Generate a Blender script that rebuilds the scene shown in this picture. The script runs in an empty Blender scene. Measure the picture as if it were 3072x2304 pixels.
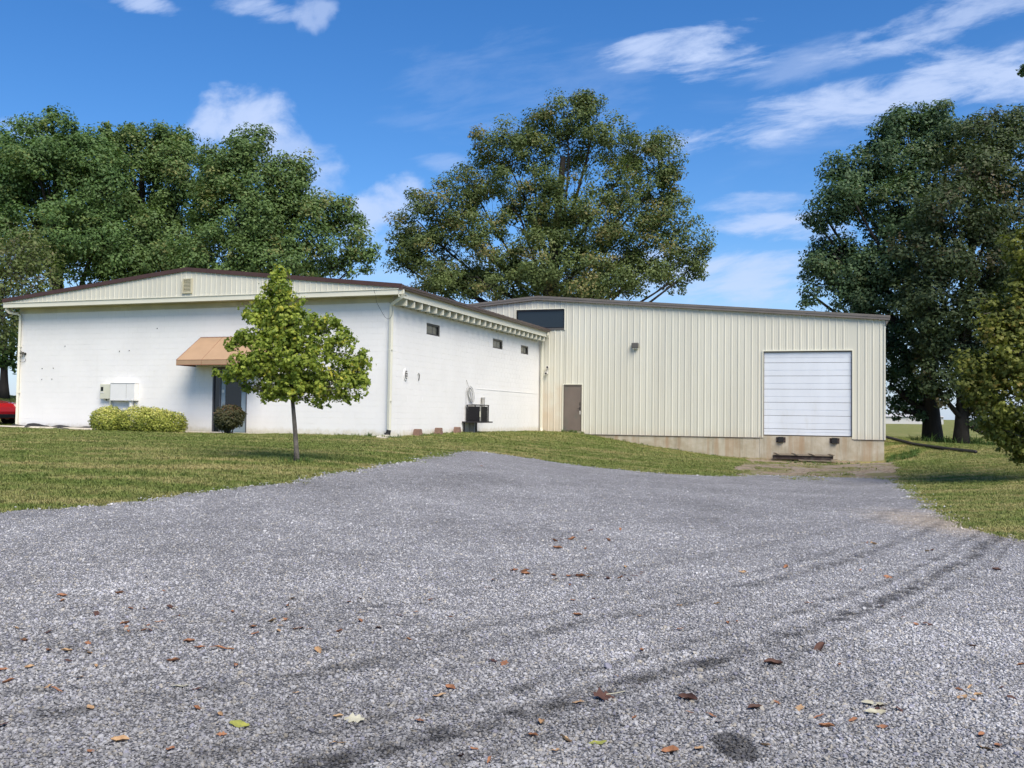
import bpy, bmesh, math, random
import numpy as np
from mathutils import Vector, Matrix, geometry

rng = np.random.default_rng(11)
random.seed(11)
SC = bpy.context.scene
COL = SC.collection
R = math.radians

# ---------------------------------------------------------------- camera
FPX, IW, IH = 2800.0, 3072, 2304
PITCH, ROLL = R(1.84), 0.0125
EYE = np.array([0.0, 0.0, 1.6])
CF = np.array([0, math.cos(PITCH), math.sin(PITCH)])
_r0 = np.array([1.0, 0, 0]); _u0 = np.cross(_r0, CF)
CR = math.cos(ROLL) * _r0 + math.sin(ROLL) * _u0
CU = -math.sin(ROLL) * _r0 + math.cos(ROLL) * _u0
cd = bpy.data.cameras.new('camera')
cd.sensor_width = 36.0
cd.lens = 36.0 * FPX / IW
cd.clip_start, cd.clip_end = 0.1, 6000
cam = bpy.data.objects.new('camera', cd)
COL.objects.link(cam)
cam.matrix_world = Matrix(((CR[0], CU[0], -CF[0], EYE[0]), (CR[1], CU[1], -CF[1], EYE[1]),
                           (CR[2], CU[2], -CF[2], EYE[2]), (0, 0, 0, 1)))
SC.camera = cam
SC.view_settings.view_transform = 'Standard'
SC.view_settings.look = 'None'
SC.view_settings.gamma = 1.0
SC.view_settings.use_curve_mapping = False
SC.view_settings.exposure = 0.45
SC.cycles.max_bounces = 4
SC.cycles.diffuse_bounces = 2
SC.cycles.glossy_bounces = 2
SC.cycles.transmission_bounces = 2
SC.cycles.use_adaptive_sampling = True
SC.cycles.adaptive_threshold = 0.025
SC.cycles.use_denoising = True


def ray(px, py):
    return CF + (px - IW / 2) / FPX * CR - (py - IH / 2) / FPX * CU


def at(px, py, Y):
    d = ray(px, py)
    return EYE + d * (Y / d[1])


# ---------------------------------------------------------------- sun and sky
SUN_EL, SUN_H = R(50), (0.44, -0.898)
sd = bpy.data.lights.new('sun', 'SUN')
sd.energy = 4.2
sd.angle = R(40)
sd.color = (1.0, 0.90, 0.76)
so = bpy.data.objects.new('sun', sd)
COL.objects.link(so)
_to = Vector((SUN_H[0] * math.cos(SUN_EL), SUN_H[1] * math.cos(SUN_EL), math.sin(SUN_EL)))
so.rotation_euler = _to.to_track_quat('Z', 'Y').to_euler()
so.location = (0, 0, 60)

world = bpy.data.worlds.new('World')
SC.world = world
world.use_nodes = True
wt = world.node_tree
wt.nodes.clear()


class NT:
    """small helper for writing node trees"""
    def __init__(self, tree):
        self.t = tree

    def n(self, typ, props=None, **ins):
        nd = self.t.nodes.new(typ)
        for k, v in (props or {}).items():
            setattr(nd, k, v)
        for k, v in ins.items():
            key = int(k[1:]) if k[0] == '_' else k.replace('__', ' ')
            s = nd.inputs[key]
            if hasattr(v, 'is_linked') or hasattr(v, 'links'):
                self.t.links.new(v, s)
            else:
                s.default_value = v
        return nd

    def math(self, op, a, b=0.0, c=None, clamp=False):
        nd = self.n('ShaderNodeMath', {'operation': op, 'use_clamp': clamp}, _0=a, _1=b)
        if c is not None:
            nd.inputs[2].default_value = c
        return nd.outputs[0]

    def vec(self, op, a, b):
        nd = self.n('ShaderNodeVectorMath', {'operation': op}, _0=a, _1=b)
        return nd.outputs['Value'] if op in ('DOT_PRODUCT', 'LENGTH', 'DISTANCE') else nd.outputs[0]

    def noise(self, vec, scale, detail=4.0, rough=0.55, dist=0.0, out='Fac'):
        return self.n('ShaderNodeTexNoise', None, Vector=vec, Scale=scale, Detail=detail, Roughness=rough, Distortion=dist).outputs[out]

    def ramp(self, fac, lo, hi, a=0.0, b=1.0, smooth=True):
        nd = self.n('ShaderNodeMapRange', {'interpolation_type': 'SMOOTHSTEP' if smooth else 'LINEAR', 'clamp': True},
                    _0=fac, _1=lo, _2=hi, _3=a, _4=b)
        return nd.outputs[0]

    def mix(self, fac, a, b, blend='MIX'):
        nd = self.t.nodes.new('ShaderNodeMix')
        nd.data_type = 'RGBA'
        nd.blend_type = blend
        for s, v in ((nd.inputs[0], fac), (nd.inputs[6], a), (nd.inputs[7], b)):
            if hasattr(v, 'links'):
                self.t.links.new(v, s)
            else:
                s.default_value = v if not isinstance(v, tuple) or len(v) == 4 else (*v, 1)
        return nd.outputs[2]

    def link(self, a, b):
        self.t.links.new(a, b)


W = NT(wt)
sky = W.n('ShaderNodeTexSky', {'sky_type': 'NISHITA', 'sun_disc': False, 'sun_elevation': SUN_EL,
                              'sun_rotation': math.atan2(SUN_H[0], SUN_H[1]), 'air_density': 1.0,
                              'dust_density': 0.6, 'ozone_density': 2.0})
hs = W.n('ShaderNodeHueSaturation', None, Saturation=1.33, Value=1.14, Color=sky.outputs[0])
skyc = W.mix(1.0, hs.outputs[0], (0.82, 0.94, 1.13, 1), 'MULTIPLY')
dirv = W.n('ShaderNodeTexCoord').outputs['Generated']
CLOUDS = [  # image-derived direction, half-widths, tilt, strength, grain (along, across), threshold
    (725, 370, 150, 95, 8, .80, 5, 7, -.1), (905, 500, 190, 95, -38, .60, 5, 6, -.12), (1150, 640, 130, 95, 10, .75, 5, 6, -.12),
    (420, 2, 110, 34, -8, .7, 3, 9, .0), (770, 22, 150, 40, -8, .65, 3, 9, .0), (935, 40, 70, 60, 40, .5, 4, 9, .0),
    (2060, 120, 250, 60, 12, .8, 3, 9, .0), (2170, 185, 170, 56, 12, .8, 3, 9, .0),
    (2720, 280, 800, 90, 11, .82, 2.4, 9, -.08), (2880, 40, 420, 70, 17, .62, 2.4, 8, .02),
    (1560, 270, 420, 170, 4, .13, 2, 6, .0), (2450, 180, 300, 80, 14, .30, 2.4, 7, .0),
    (2330, 675, 260, 50, 2, .75, 2, 8, .0), (2280, 605, 230, 34, 2, .5, 2, 8, .0), (2180, 840, 480, 95, 0, .7, 1.6, 6, .0),
    (80, 395, 90, 55, 0, .6, 4, 6, .0), (1340, 490, 110, 35, -4, .3, 3, 8, .0), (700, 800, 2200, 120, 0, .25, 1.5, 5, .0)]
sv = W.n('ShaderNodeSeparateXYZ', None, Vector=dirv)
fy = W.math('MAXIMUM', W.math('ABSOLUTE', sv.outputs[1]), 0.10)
fu = W.math('DIVIDE', sv.outputs[0], fy); fv = W.math('DIVIDE', sv.outputs[2], fy)
flat = W.n('ShaderNodeCombineXYZ', None, X=fu, Y=fv, Z=W.math('SIGN', sv.outputs[1])).outputs[0]
puff = W.noise(W.n('ShaderNodeMapping', None, Vector=flat, Scale=(17, 22, 1)).outputs[0], 1.0, 5.0, 0.55, 0.25)
strk = W.noise(W.n('ShaderNodeMapping', {'vector_type': 'TEXTURE'}, Vector=flat, Rotation=(0, 0, R(11)), Scale=(1 / 8.0, 1 / 30.0, 1)).outputs[0], 1.0, 7.0, 0.62, 0.3)
clear = None
for i, (px, py, ru, rv, tilt, st, ka, kc, th) in enumerate(CLOUDS):
    c = ray(px, py); ln = np.linalg.norm(c); c = c / ln
    t = R(tilt)
    e1 = math.cos(t) * CR + math.sin(t) * CU
    e1 = e1 - c * (e1 @ c); e1 /= np.linalg.norm(e1)
    e2 = np.cross(c, e1) * -1.0
    q = W.math('MAXIMUM', W.vec('DOT_PRODUCT', dirv, tuple(c)), 0.08)
    u = W.math('DIVIDE', W.vec('DOT_PRODUCT', dirv, tuple(e1)), q)
    v = W.math('DIVIDE', W.vec('DOT_PRODUCT', dirv, tuple(e2)), q)
    us, vs = ln * FPX / ru, ln * FPX / rv
    un = W.math('MULTIPLY', u, us); vn = W.math('MULTIPLY', v, vs)
    d2 = W.math('ADD', W.math('MULTIPLY', un, un), W.math('MULTIPLY', vn, vn))
    w = W.math('SUBTRACT', 1.0, d2)
    nz = puff if ka >= 4 else strk
    s = W.math('ADD', W.math('MULTIPLY', W.math('MAXIMUM', w, -1.5), 0.42), W.math('MULTIPLY', nz, 1.9))
    dens = W.math('MULTIPLY', W.ramp(s, 0.95 + th, 1.55 + th), st)
    inv = W.math('SUBTRACT', 1.0, dens)
    clear = inv if clear is None else W.math('MULTIPLY', clear, inv)
# thin high cloud all over the sky, the part behind the camera included
gm = W.n('ShaderNodeMapping', None, Vector=dirv, Scale=(1.0, 1.0, 4.5))
gz = W.noise(gm.outputs[0], 2.6, 6.0, 0.6, 0.5)
thin = W.math('MULTIPLY', W.ramp(gz, 0.52, 0.85), 0.28)
clear = W.math('MULTIPLY', clear, W.math('SUBTRACT', 1.0, thin))
mist = W.math('MULTIPLY', W.ramp(sv.outputs[2], 0.20, 0.0), 0.55)   # pale air low over the horizon, all the way round
clear = W.math('MULTIPLY', clear, W.math('SUBTRACT', 1.0, mist))
cov = W.math('SUBTRACT', 1.0, clear)
CLOUD_C = (5.0, 6.0, 8.3, 1)
world.cycles.sampling_method = 'MANUAL'
world.cycles.sample_map_resolution = 512
skyfin = W.mix(cov, skyc, CLOUD_C)
bg = W.n('ShaderNodeBackground', None, Color=skyfin, Strength=0.092)
wo = W.n('ShaderNodeOutputWorld')
W.link(bg.outputs[0], wo.inputs[0])


# ---------------------------------------------------------------- helpers
def tag(o, label=None, cat=None, group=None, kind=None):
    if label: o['label'] = label
    if cat: o['category'] = cat
    if group: o['group'] = group
    if kind: o['kind'] = kind
    return o


def empty(name, loc, rz=0.0):
    o = bpy.data.objects.new(name, None)
    o.empty_display_size = 0.2
    COL.objects.link(o)
    o.location = loc
    o.rotation_euler = (0, 0, rz)
    return o


def mesh_np(name, verts, faces, smooth=False):
    """faces: (N,3) or (N,4) int array"""
    me = bpy.data.meshes.new(name)
    verts = np.asarray(verts, dtype=np.float32); faces = np.asarray(faces, dtype=np.int32)
    k = faces.shape[1]
    me.vertices.add(len(verts)); me.vertices.foreach_set('co', verts.ravel())
    me.loops.add(faces.size); me.loops.foreach_set('vertex_index', faces.ravel())
    me.polygons.add(len(faces))
    me.polygons.foreach_set('loop_start', np.arange(0, faces.size, k, dtype=np.int32))
    me.polygons.foreach_set('loop_total', np.full(len(faces), k, dtype=np.int32))
    if smooth:
        me.polygons.foreach_set('use_smooth', np.ones(len(faces), dtype=bool))
    me.update()
    return me


def link_mesh(name, me, mat=None, parent=None):
    o = bpy.data.objects.new(name, me)
    COL.objects.link(o)
    if mat is not None and len(me.materials) == 0:
        me.materials.append(mat)
    if parent is not None:
        o.parent = parent
    return o


class MB:
    def __init__(self):
        self.v, self.f = [], []

    def add(self, vs, fs):
        n = len(self.v)
        self.v += [tuple(map(float, p)) for p in vs]
        self.f += [tuple(i + n for i in f) for f in fs]
        return self

    def box(self, x0, x1, y0, y1, z0, z1, bev=0.0):
        if bev <= 0:
            vs = [(x, y, z) for x in (x0, x1) for y in (y0, y1) for z in (z0, z1)]
            return self.add(vs, [(0, 1, 3, 2), (4, 6, 7, 5), (0, 4, 5, 1), (2, 3, 7, 6), (0, 2, 6, 4), (1, 5, 7, 3)])
        bm = bmesh.new()
        bmesh.ops.create_cube(bm, size=1.0)
        for p in bm.verts:
            p.co = Vector(((x0 + x1) / 2 + p.co.x * (x1 - x0), (y0 + y1) / 2 + p.co.y * (y1 - y0), (z0 + z1) / 2 + p.co.z * (z1 - z0)))
        bmesh.ops.bevel(bm, geom=list(bm.edges), offset=bev, segments=2, affect='EDGES', profile=0.5)
        bm.verts.index_update()
        self.add([p.co for p in bm.verts], [[p.index for p in f.verts] for f in bm.faces])
        bm.free()
        return self

    def obox(self, c, ax, ay, az):
        """box from centre and three half-axis vectors"""
        c, ax, ay, az = map(Vector, (c, ax, ay, az))
        vs = [c + sx * ax + sy * ay + sz * az for sx in (-1, 1) for sy in (-1, 1) for sz in (-1, 1)]
        return self.add(vs, [(0, 1, 3, 2), (4, 6, 7, 5), (0, 4, 5, 1), (2, 3, 7, 6), (0, 2, 6, 4), (1, 5, 7, 3)])

    def prism(self, poly, axis, lo, hi):
        """poly: list of 2d points; extruded along axis 0/1/2 from lo to hi"""
        def mk(p, t):
            q = [p[0], p[1]]
            q.insert(axis, t)
            return tuple(q)
        n = len(poly)
        vs = [mk(p, lo) for p in poly] + [mk(p, hi) for p in poly]
        fs = [tuple(range(n))[::-1], tuple(range(n, 2 * n))] + [(i, (i + 1) % n, (i + 1) % n + n, i + n) for i in range(n)]
        return self.add(vs, fs)

    def tube(self, path, rad, n=8, caps=True, rect=None):
        path = [Vector(p) for p in path]
        rad = [rad] * len(path) if not hasattr(rad, '__len__') else rad
        base = len(self.v)
        up = Vector((0.13, 0.07, 1.0))
        prev = None
        for i, p in enumerate(path):
            a = path[max(i - 1, 0)]; b = path[min(i + 1, len(path) - 1)]
            t = (b - a).normalized()
            if prev is None:
                s = t.cross(up)
                if s.length < 0.2: s = t.cross(Vector((1, 0.1, 0)))
            else:
                s = prev - t * prev.dot(t)
            s.normalize(); prev = s
            w = t.cross(s)
            if rect:
                rx, ry = rect
                for cx, cy in ((-1, -1), (1, -1), (1, 1), (-1, 1)):
                    self.v.append(tuple(p + s * cx * rx + w * cy * ry))
            else:
                for k in range(n):
                    an = 2 * math.pi * k / n
                    self.v.append(tuple(p + (s * math.cos(an) + w * math.sin(an)) * rad[i]))
        m = 4 if rect else n
        for i in range(len(path) - 1):
            for k in range(m):
                a = base + i * m + k; b = base + i * m + (k + 1) % m
                self.f.append((a, b, b + m, a + m))
        if caps:
            self.f.append(tuple(base + k for k in range(m))[::-1])
            e = base + (len(path) - 1) * m
            self.f.append(tuple(e + k for k in range(m)))
        return self

    def lathe(self, c, prof, n=16, axis='z'):
        base = len(self.v)
        c = Vector(c)
        for r, h in prof:
            for k in range(n):
                an = 2 * math.pi * k / n
                p = (r * math.cos(an), r * math.sin(an), h)
                p = {'z': p, 'x': (p[2], p[0], p[1]), 'y': (p[0], p[2], p[1])}[axis]
                self.v.append(tuple(c + Vector(p)))
        for i in range(len(prof) - 1):
            for k in range(n):
                a = base + i * n + k; b = base + i * n + (k + 1) % n
                self.f.append((a, b, b + n, a + n))
        self.f.append(tuple(base + k for k in range(n))[::-1])
        e = base + (len(prof) - 1) * n
        self.f.append(tuple(e + k for k in range(n)))
        return self

    def mesh(self, name, smooth=False):
        me = bpy.data.meshes.new(name)
        me.from_pydata(self.v, [], self.f)
        if smooth:
            me.polygons.foreach_set('use_smooth', np.ones(len(me.polygons), dtype=bool))
        bm = bmesh.new(); bm.from_mesh(me)
        bmesh.ops.recalc_face_normals(bm, faces=bm.faces)
        bm.to_mesh(me); bm.free()
        me.update()
        return me

    def build(self, name, mat, parent=None, smooth=False):
        return link_mesh(name, self.mesh(name, smooth), mat, parent)


# ---------------------------------------------------------------- materials
MATS = {}


def mat(name, col, rough=0.6, var=0.08, vscale=3.0, col2=None, bump=0.0, bscale=40.0, metal=0.0, spec=0.4, stretch=(1, 1, 1), c2lo=0.45, c2hi=0.75, detail=5):
    m = bpy.data.materials.new(name)
    m.use_nodes = True
    t = m.node_tree
    b = t.nodes['Principled BSDF']
    T = NT(t)
    pos = T.n('ShaderNodeNewGeometry').outputs['Position']
    mp = T.n('ShaderNodeMapping', None, Vector=pos, Scale=stretch).outputs[0]
    nz = T.noise(mp, vscale, detail, 0.6)
    c = T.mix(T.ramp(nz, 0.25, 0.75), tuple(x * (1 - var) for x in col), tuple(min(1, x * (1 + var)) for x in col))
    if col2:
        nz2 = T.noise(mp, vscale * 0.6 + 0.37, detail, 0.65)
        c = T.mix(T.ramp(nz2, c2lo, c2hi), c, col2)
    T.link(c, b.inputs['Base Color'])
    b.inputs['Roughness'].default_value = rough
    b.inputs['Metallic'].default_value = metal
    b.inputs['Specular IOR Level'].default_value = spec
    if bump > 0:
        bn = T.noise(pos, bscale, 4, 0.6)
        bp = T.n('ShaderNodeBump', None, Strength=bump, Distance=0.02, Height=bn)
        T.link(bp.outputs[0], b.inputs['Normal'])
    MATS[name] = m
    return m


mat('cream_metal', (0.68, 0.665, 0.55), 0.45, 0.03, 1.2, col2=(0.62, 0.55, 0.42), c2lo=0.62, c2hi=0.9)
mat('siding_metal', (0.60, 0.592, 0.505), 0.42, 0.06, 0.9, stretch=(1, 1, 0.12))
mat('brown_metal', (0.070, 0.036, 0.030), 0.45, 0.12, 2.0)
mat('gutter_brown', (0.085, 0.058, 0.048), 0.4, 0.12, 2.0)
mat('trim_grey', (0.15, 0.135, 0.12), 0.45, 0.1, 1.5)
mat('roof_metal', (0.26, 0.25, 0.24), 0.5, 0.08, 0.8)
mat('wood_soffit', (0.50, 0.47, 0.34), 0.7, 0.12, 1.4, col2=(0.33, 0.29, 0.2), c2lo=0.55, c2hi=0.85)
mat('frame_dark', (0.012, 0.012, 0.013), 0.35, 0.1, 8)
mat('frame_grey', (0.10, 0.10, 0.11), 0.4, 0.1, 6)
mat('alum_blue', (0.30, 0.37, 0.41), 0.4, 0.06, 4)
mat('door_white', (0.66, 0.70, 0.75), 0.45, 0.05, 1.1, col2=(0.56, 0.57, 0.56), c2lo=0.55, c2hi=0.85, stretch=(1, 1, 0.3))
mat('door_brown', (0.155, 0.125, 0.105), 0.45, 0.09, 1.6, col2=(0.12, 0.12, 0.10), c2lo=0.45, c2hi=0.7)
mat('fabric_tan', (0.385, 0.255, 0.155), 0.85, 0.06, 2.5)
mat('fabric_trim', (0.20, 0.085, 0.05), 0.85, 0.06, 2.5)
mat('box_cream', (0.60, 0.60, 0.48), 0.5, 0.05, 4)
mat('box_white', (0.74, 0.74, 0.72), 0.5, 0.03, 4)
mat('black_rubber', (0.012, 0.012, 0.012), 0.65, 0.25, 14, bump=0.4, bscale=60)
mat('black_plastic', (0.015, 0.014, 0.017), 0.55, 0.1, 3)
mat('ac_dark', (0.022, 0.022, 0.025), 0.5, 0.1, 10)
mat('ac_grey', (0.22, 0.22, 0.20), 0.5, 0.1, 10)
mat('fixture_grey', (0.10, 0.095, 0.085), 0.45, 0.06, 10)
mat('white_plastic', (0.70, 0.68, 0.62), 0.5, 0.04, 10)
mat('steel', (0.45, 0.45, 0.45), 0.35, 0.05, 10, metal=0.9)
mat('block_brown', (0.20, 0.125, 0.095), 0.9, 0.15, 12, bump=0.5, bscale=80)
mat('old_wood', (0.24, 0.20, 0.145), 0.85, 0.22, 6, col2=(0.10, 0.075, 0.06), stretch=(1, 1, 6), bump=0.4, bscale=30)
mat('dark_wood', (0.055, 0.038, 0.034), 0.85, 0.3, 6, col2=(0.12, 0.10, 0.08), bump=0.4, bscale=30)
mat('sidewalk', (0.50, 0.46, 0.38), 0.9, 0.08, 3, bump=0.3, bscale=60)
mat('mulch_black', (0.016, 0.016, 0.018), 0.8, 0.3, 10, bump=0.6, bscale=30)
mat('interior', (0.05, 0.048, 0.045), 0.9, 0.1, 2)
mat('tyre', (0.012, 0.012, 0.012), 0.8, 0.1, 10)
mat('far_white', (0.48, 0.48, 0.47), 0.7, 0.04, 0.3)
mat('wire', (0.35, 0.35, 0.33), 0.6, 0.1, 10)
mat('wire_dark', (0.05, 0.05, 0.05), 0.6, 0.1, 10)


def mat_paint():
    """white paint over concrete block, with tan splash dirt and weathering at the foot"""
    m = bpy.data.materials.new('white_paint')
    m.use_nodes = True
    t = m.node_tree; T = NT(t); b = t.nodes['Principled BSDF']
    pos = T.n('ShaderNodeNewGeometry').outputs['Position']
    z = T.n('ShaderNodeSeparateXYZ', None, Vector=pos).outputs[2]
    n1 = T.noise(pos, 0.7, 5, 0.6)
    n2 = T.noise(pos, 6.0, 6, 0.7)
    c = T.mix(T.ramp(n1, 0.3, 0.7), (0.785, 0.775, 0.75), (0.825, 0.815, 0.79))
    foot = T.math('ADD', T.ramp(z, 1.35, 0.75), T.math('MULTIPLY', T.math('SUBTRACT', n2, 0.5), 0.9))
    c = T.mix(T.math('MULTIPLY', T.ramp(foot, 0.45, 1.05), 0.7), c, (0.58, 0.52, 0.38))
    mp = T.n('ShaderNodeMapping', None, Vector=pos, Scale=(1.6, 1.6, 0.10)).outputs[0]
    st = T.noise(mp, 2.5, 5, 0.6)
    c = T.mix(T.math('MULTIPLY', T.ramp(st, 0.60, 0.85), 0.22), c, (0.62, 0.62, 0.56))
    T.link(c, b.inputs['Base Color'])
    b.inputs['Roughness'].default_value = 0.7
    b.inputs['Specular IOR Level'].default_value = 0.3
    bn = T.noise(pos, 45, 4, 0.6)
    bp = T.n('ShaderNodeBump', None, Strength=0.25, Distance=0.01, Height=bn)
    T.link(bp.outputs[0], b.inputs['Normal'])
    MATS['white_paint'] = m


def mat_siding_stain():
    """ribbed steel with the tan dust film that hangs on it beside the old building and along its lower edge"""
    m = MATS['siding_metal']
    t = m.node_tree; T = NT(t); b = t.nodes['Principled BSDF']
    old = b.inputs['Base Color'].links[0].from_socket
    g = T.n('ShaderNodeNewGeometry').outputs['Position']
    s = T.n('ShaderNodeSeparateXYZ', None, Vector=g)
    n = T.noise(g, 1.1, 5, 0.6)
    m1 = T.ramp(T.math('ADD', s.outputs[0], T.math('MULTIPLY', n, 2.0)), 4.6, 2.3)
    m2 = T.ramp(T.math('ADD', s.outputs[2], T.math('MULTIPLY', n, 5.0)), 7.0, 3.8)
    f = T.math('MULTIPLY', T.math('MULTIPLY', m1, m2), 0.80)
    m3 = T.math('MULTIPLY', T.ramp(T.math('ADD', s.outputs[2], T.math('MULTIPLY', n, 0.9)), 1.6, 1.0), 0.35)
    rnd = T.n('ShaderNodeObjectInfo').outputs['Random']     # sheets have weathered a little differently
    old = T.mix(T.math('MULTIPLY', rnd, 0.14), old, (0.52, 0.49, 0.40))
    c = T.mix(f, old, (0.56, 0.45, 0.32))
    c = T.mix(m3, c, (0.52, 0.44, 0.33))
    mp = T.n('ShaderNodeMapping', None, Vector=g, Scale=(1, 1, 0.05)).outputs[0]
    c = T.mix(T.math('MULTIPLY', T.ramp(T.noise(mp, 5.0, 4, 0.65), 0.52, 0.78), 0.30), c, (0.46, 0.43, 0.35))
    T.link(c, b.inputs['Base Color'])


def mat_concrete():
    m = bpy.data.materials.new('concrete_stained')
    m.use_nodes = True
    t = m.node_tree; T = NT(t); b = t.nodes['Principled BSDF']
    pos = T.n('ShaderNodeNewGeometry').outputs['Position']
    n1 = T.noise(pos, 2.0, 6, 0.65)
    c = T.mix(T.ramp(n1, 0.3, 0.7), (0.38, 0.33, 0.235), (0.50, 0.455, 0.36))
    mp = T.n('ShaderNodeMapping', None, Vector=pos, Scale=(1.0, 1.0, 0.06)).outputs[0]
    st = T.noise(mp, 4.0, 6, 0.75)
    c = T.mix(T.math('MULTIPLY', T.ramp(st, 0.46, 0.74), 0.6), c, (0.17, 0.145, 0.095))
    n3 = T.noise(mp, 3.1, 4, 0.6)
    c = T.mix(T.math('MULTIPLY', T.ramp(n3, 0.46, 0.72), 0.65), c, (0.34, 0.22, 0.12))
    T.link(c, b.inputs['Base Color'])
    b.inputs['Roughness'].default_value = 0.9
    bn = T.noise(pos, 30, 5, 0.6)
    T.link(T.n('ShaderNodeBump', None, Strength=0.35, Distance=0.02, Height=bn).outputs[0], b.inputs['Normal'])
    MATS['concrete'] = m


def mat_glass(name, tint, rough=0.03):
    m = bpy.data.materials.new(name)
    m.use_nodes = True
    b = m.node_tree.nodes['Principled BSDF']
    b.inputs['Base Color'].default_value = (*tint, 1)
    b.inputs['Roughness'].default_value = rough
    b.inputs['Specular IOR Level'].default_value = 0.6
    MATS[name] = m


mat_paint(); mat_siding_stain(); mat_concrete()
mat_glass('glass_dark', (0.012, 0.016, 0.02))
mat_glass('glass_blind', (0.12, 0.12, 0.10), 0.12)
mat_glass('red_paint', (0.50, 0.012, 0.02), 0.15)
MATS['red_paint'].node_tree.nodes['Principled BSDF'].inputs['Coat Weight'].default_value = 0.6
mat_glass('lamp_glass', (0.75, 0.72, 0.62), 0.1)


def mat_leaf(name, c_lo, c_hi, c_alt, alt_amt=0.15, trans=0.3, rough=0.55):
    """leaf colours differ leaf by leaf and spray by spray (attribute tone: x = leaf, y = spray)"""
    m = bpy.data.materials.new(name)
    m.use_nodes = True
    t = m.node_tree; T = NT(t)
    b = t.nodes['Principled BSDF']
    a = T.n('ShaderNodeAttribute', {'attribute_name': 'tone'})
    s = T.n('ShaderNodeSeparateXYZ', None, Vector=a.outputs['Vector'])
    c = T.mix(T.math('ADD', T.math('MULTIPLY', s.outputs[0], 0.55), T.math('MULTIPLY', s.outputs[1], 0.45)), c_lo, c_hi)
    c = T.mix(T.ramp(s.outputs[2], 1.0 - alt_amt - 0.12, 1.0 - alt_amt + 0.12), c, c_alt)
    T.link(c, b.inputs['Base Color'])
    b.inputs['Roughness'].default_value = rough
    b.inputs['Specular IOR Level'].default_value = 0.25
    tr = T.n('ShaderNodeBsdfTranslucent')
    T.link(T.mix(1.0, c, (1.0, 1.15, 0.5, 1), 'MULTIPLY'), tr.inputs[0])
    mx = T.n('ShaderNodeMixShader', None, _0=trans)
    out = t.nodes['Material Output']
    T.link(b.outputs[0], mx.inputs[1]); T.link(tr.outputs[0], mx.inputs[2]); T.link(mx.outputs[0], out.inputs[0])
    MATS[name] = m
    return m


mat_leaf('leaf_deep', (0.051, 0.100, 0.035), (0.138, 0.230, 0.070), (0.173, 0.214, 0.061), 0.12)
mat_leaf('leaf_mid', (0.059, 0.110, 0.037), (0.162, 0.243, 0.076), (0.238, 0.238, 0.086), 0.14)
mat_leaf('leaf_oak', (0.056, 0.091, 0.031), (0.161, 0.207, 0.068), (0.262, 0.217, 0.086), 0.16)
mat_leaf('leaf_right', (0.040, 0.079, 0.040), (0.121, 0.193, 0.088), (0.165, 0.187, 0.088), 0.1)
mat_leaf('leaf_bronze', (0.040, 0.062, 0.030), (0.115, 0.155, 0.068), (0.13, 0.105, 0.06), 0.16)
mat_leaf('leaf_yellow', (0.075, 0.095, 0.020), (0.22, 0.235, 0.045), (0.30, 0.20, 0.045), 0.10)
mat_leaf('leaf_olive', (0.06, 0.095, 0.03), (0.17, 0.21, 0.07), (0.20, 0.19, 0.09), 0.16)
mat_leaf('leaf_maple', (0.085, 0.148, 0.023), (0.392, 0.456, 0.074), (0.583, 0.530, 0.085), 0.12, trans=0.38)
mat_leaf('leaf_hedge', (0.075, 0.12, 0.015), (0.46, 0.48, 0.09), (0.72, 0.67, 0.22), 0.22, trans=0.2)
mat_leaf('leaf_shrub', (0.033, 0.042, 0.020), (0.127, 0.127, 0.057), (0.176, 0.094, 0.055), 0.12)
mat('bark_dark', (0.030, 0.026, 0.022), 0.95, 0.35, 6, stretch=(1, 1, 0.2), bump=0.8, bscale=14)
mat('bark_grey', (0.125, 0.112, 0.095), 0.95, 0.45, 14, col2=(0.19, 0.175, 0.15), c2lo=.5, c2hi=.75, stretch=(1, 1, 0.35), bump=1.0, bscale=45)
mat('bark_pale', (0.16, 0.145, 0.12), 0.95, 0.3, 10, bump=0.5, bscale=30)

# ---------------------------------------------------------------- terrain
TH = R(19.5)
AX = np.array([math.cos(TH), -math.sin(TH)]); BX = np.array([math.sin(TH), math.cos(TH)])
C0 = np.array([-4.002, 31.0]); FLOOR = 0.78
BROT = -TH


def ab(a, b):
    p = C0 + a * AX + b * BX
    return float(p[0]), float(p[1])


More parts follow.
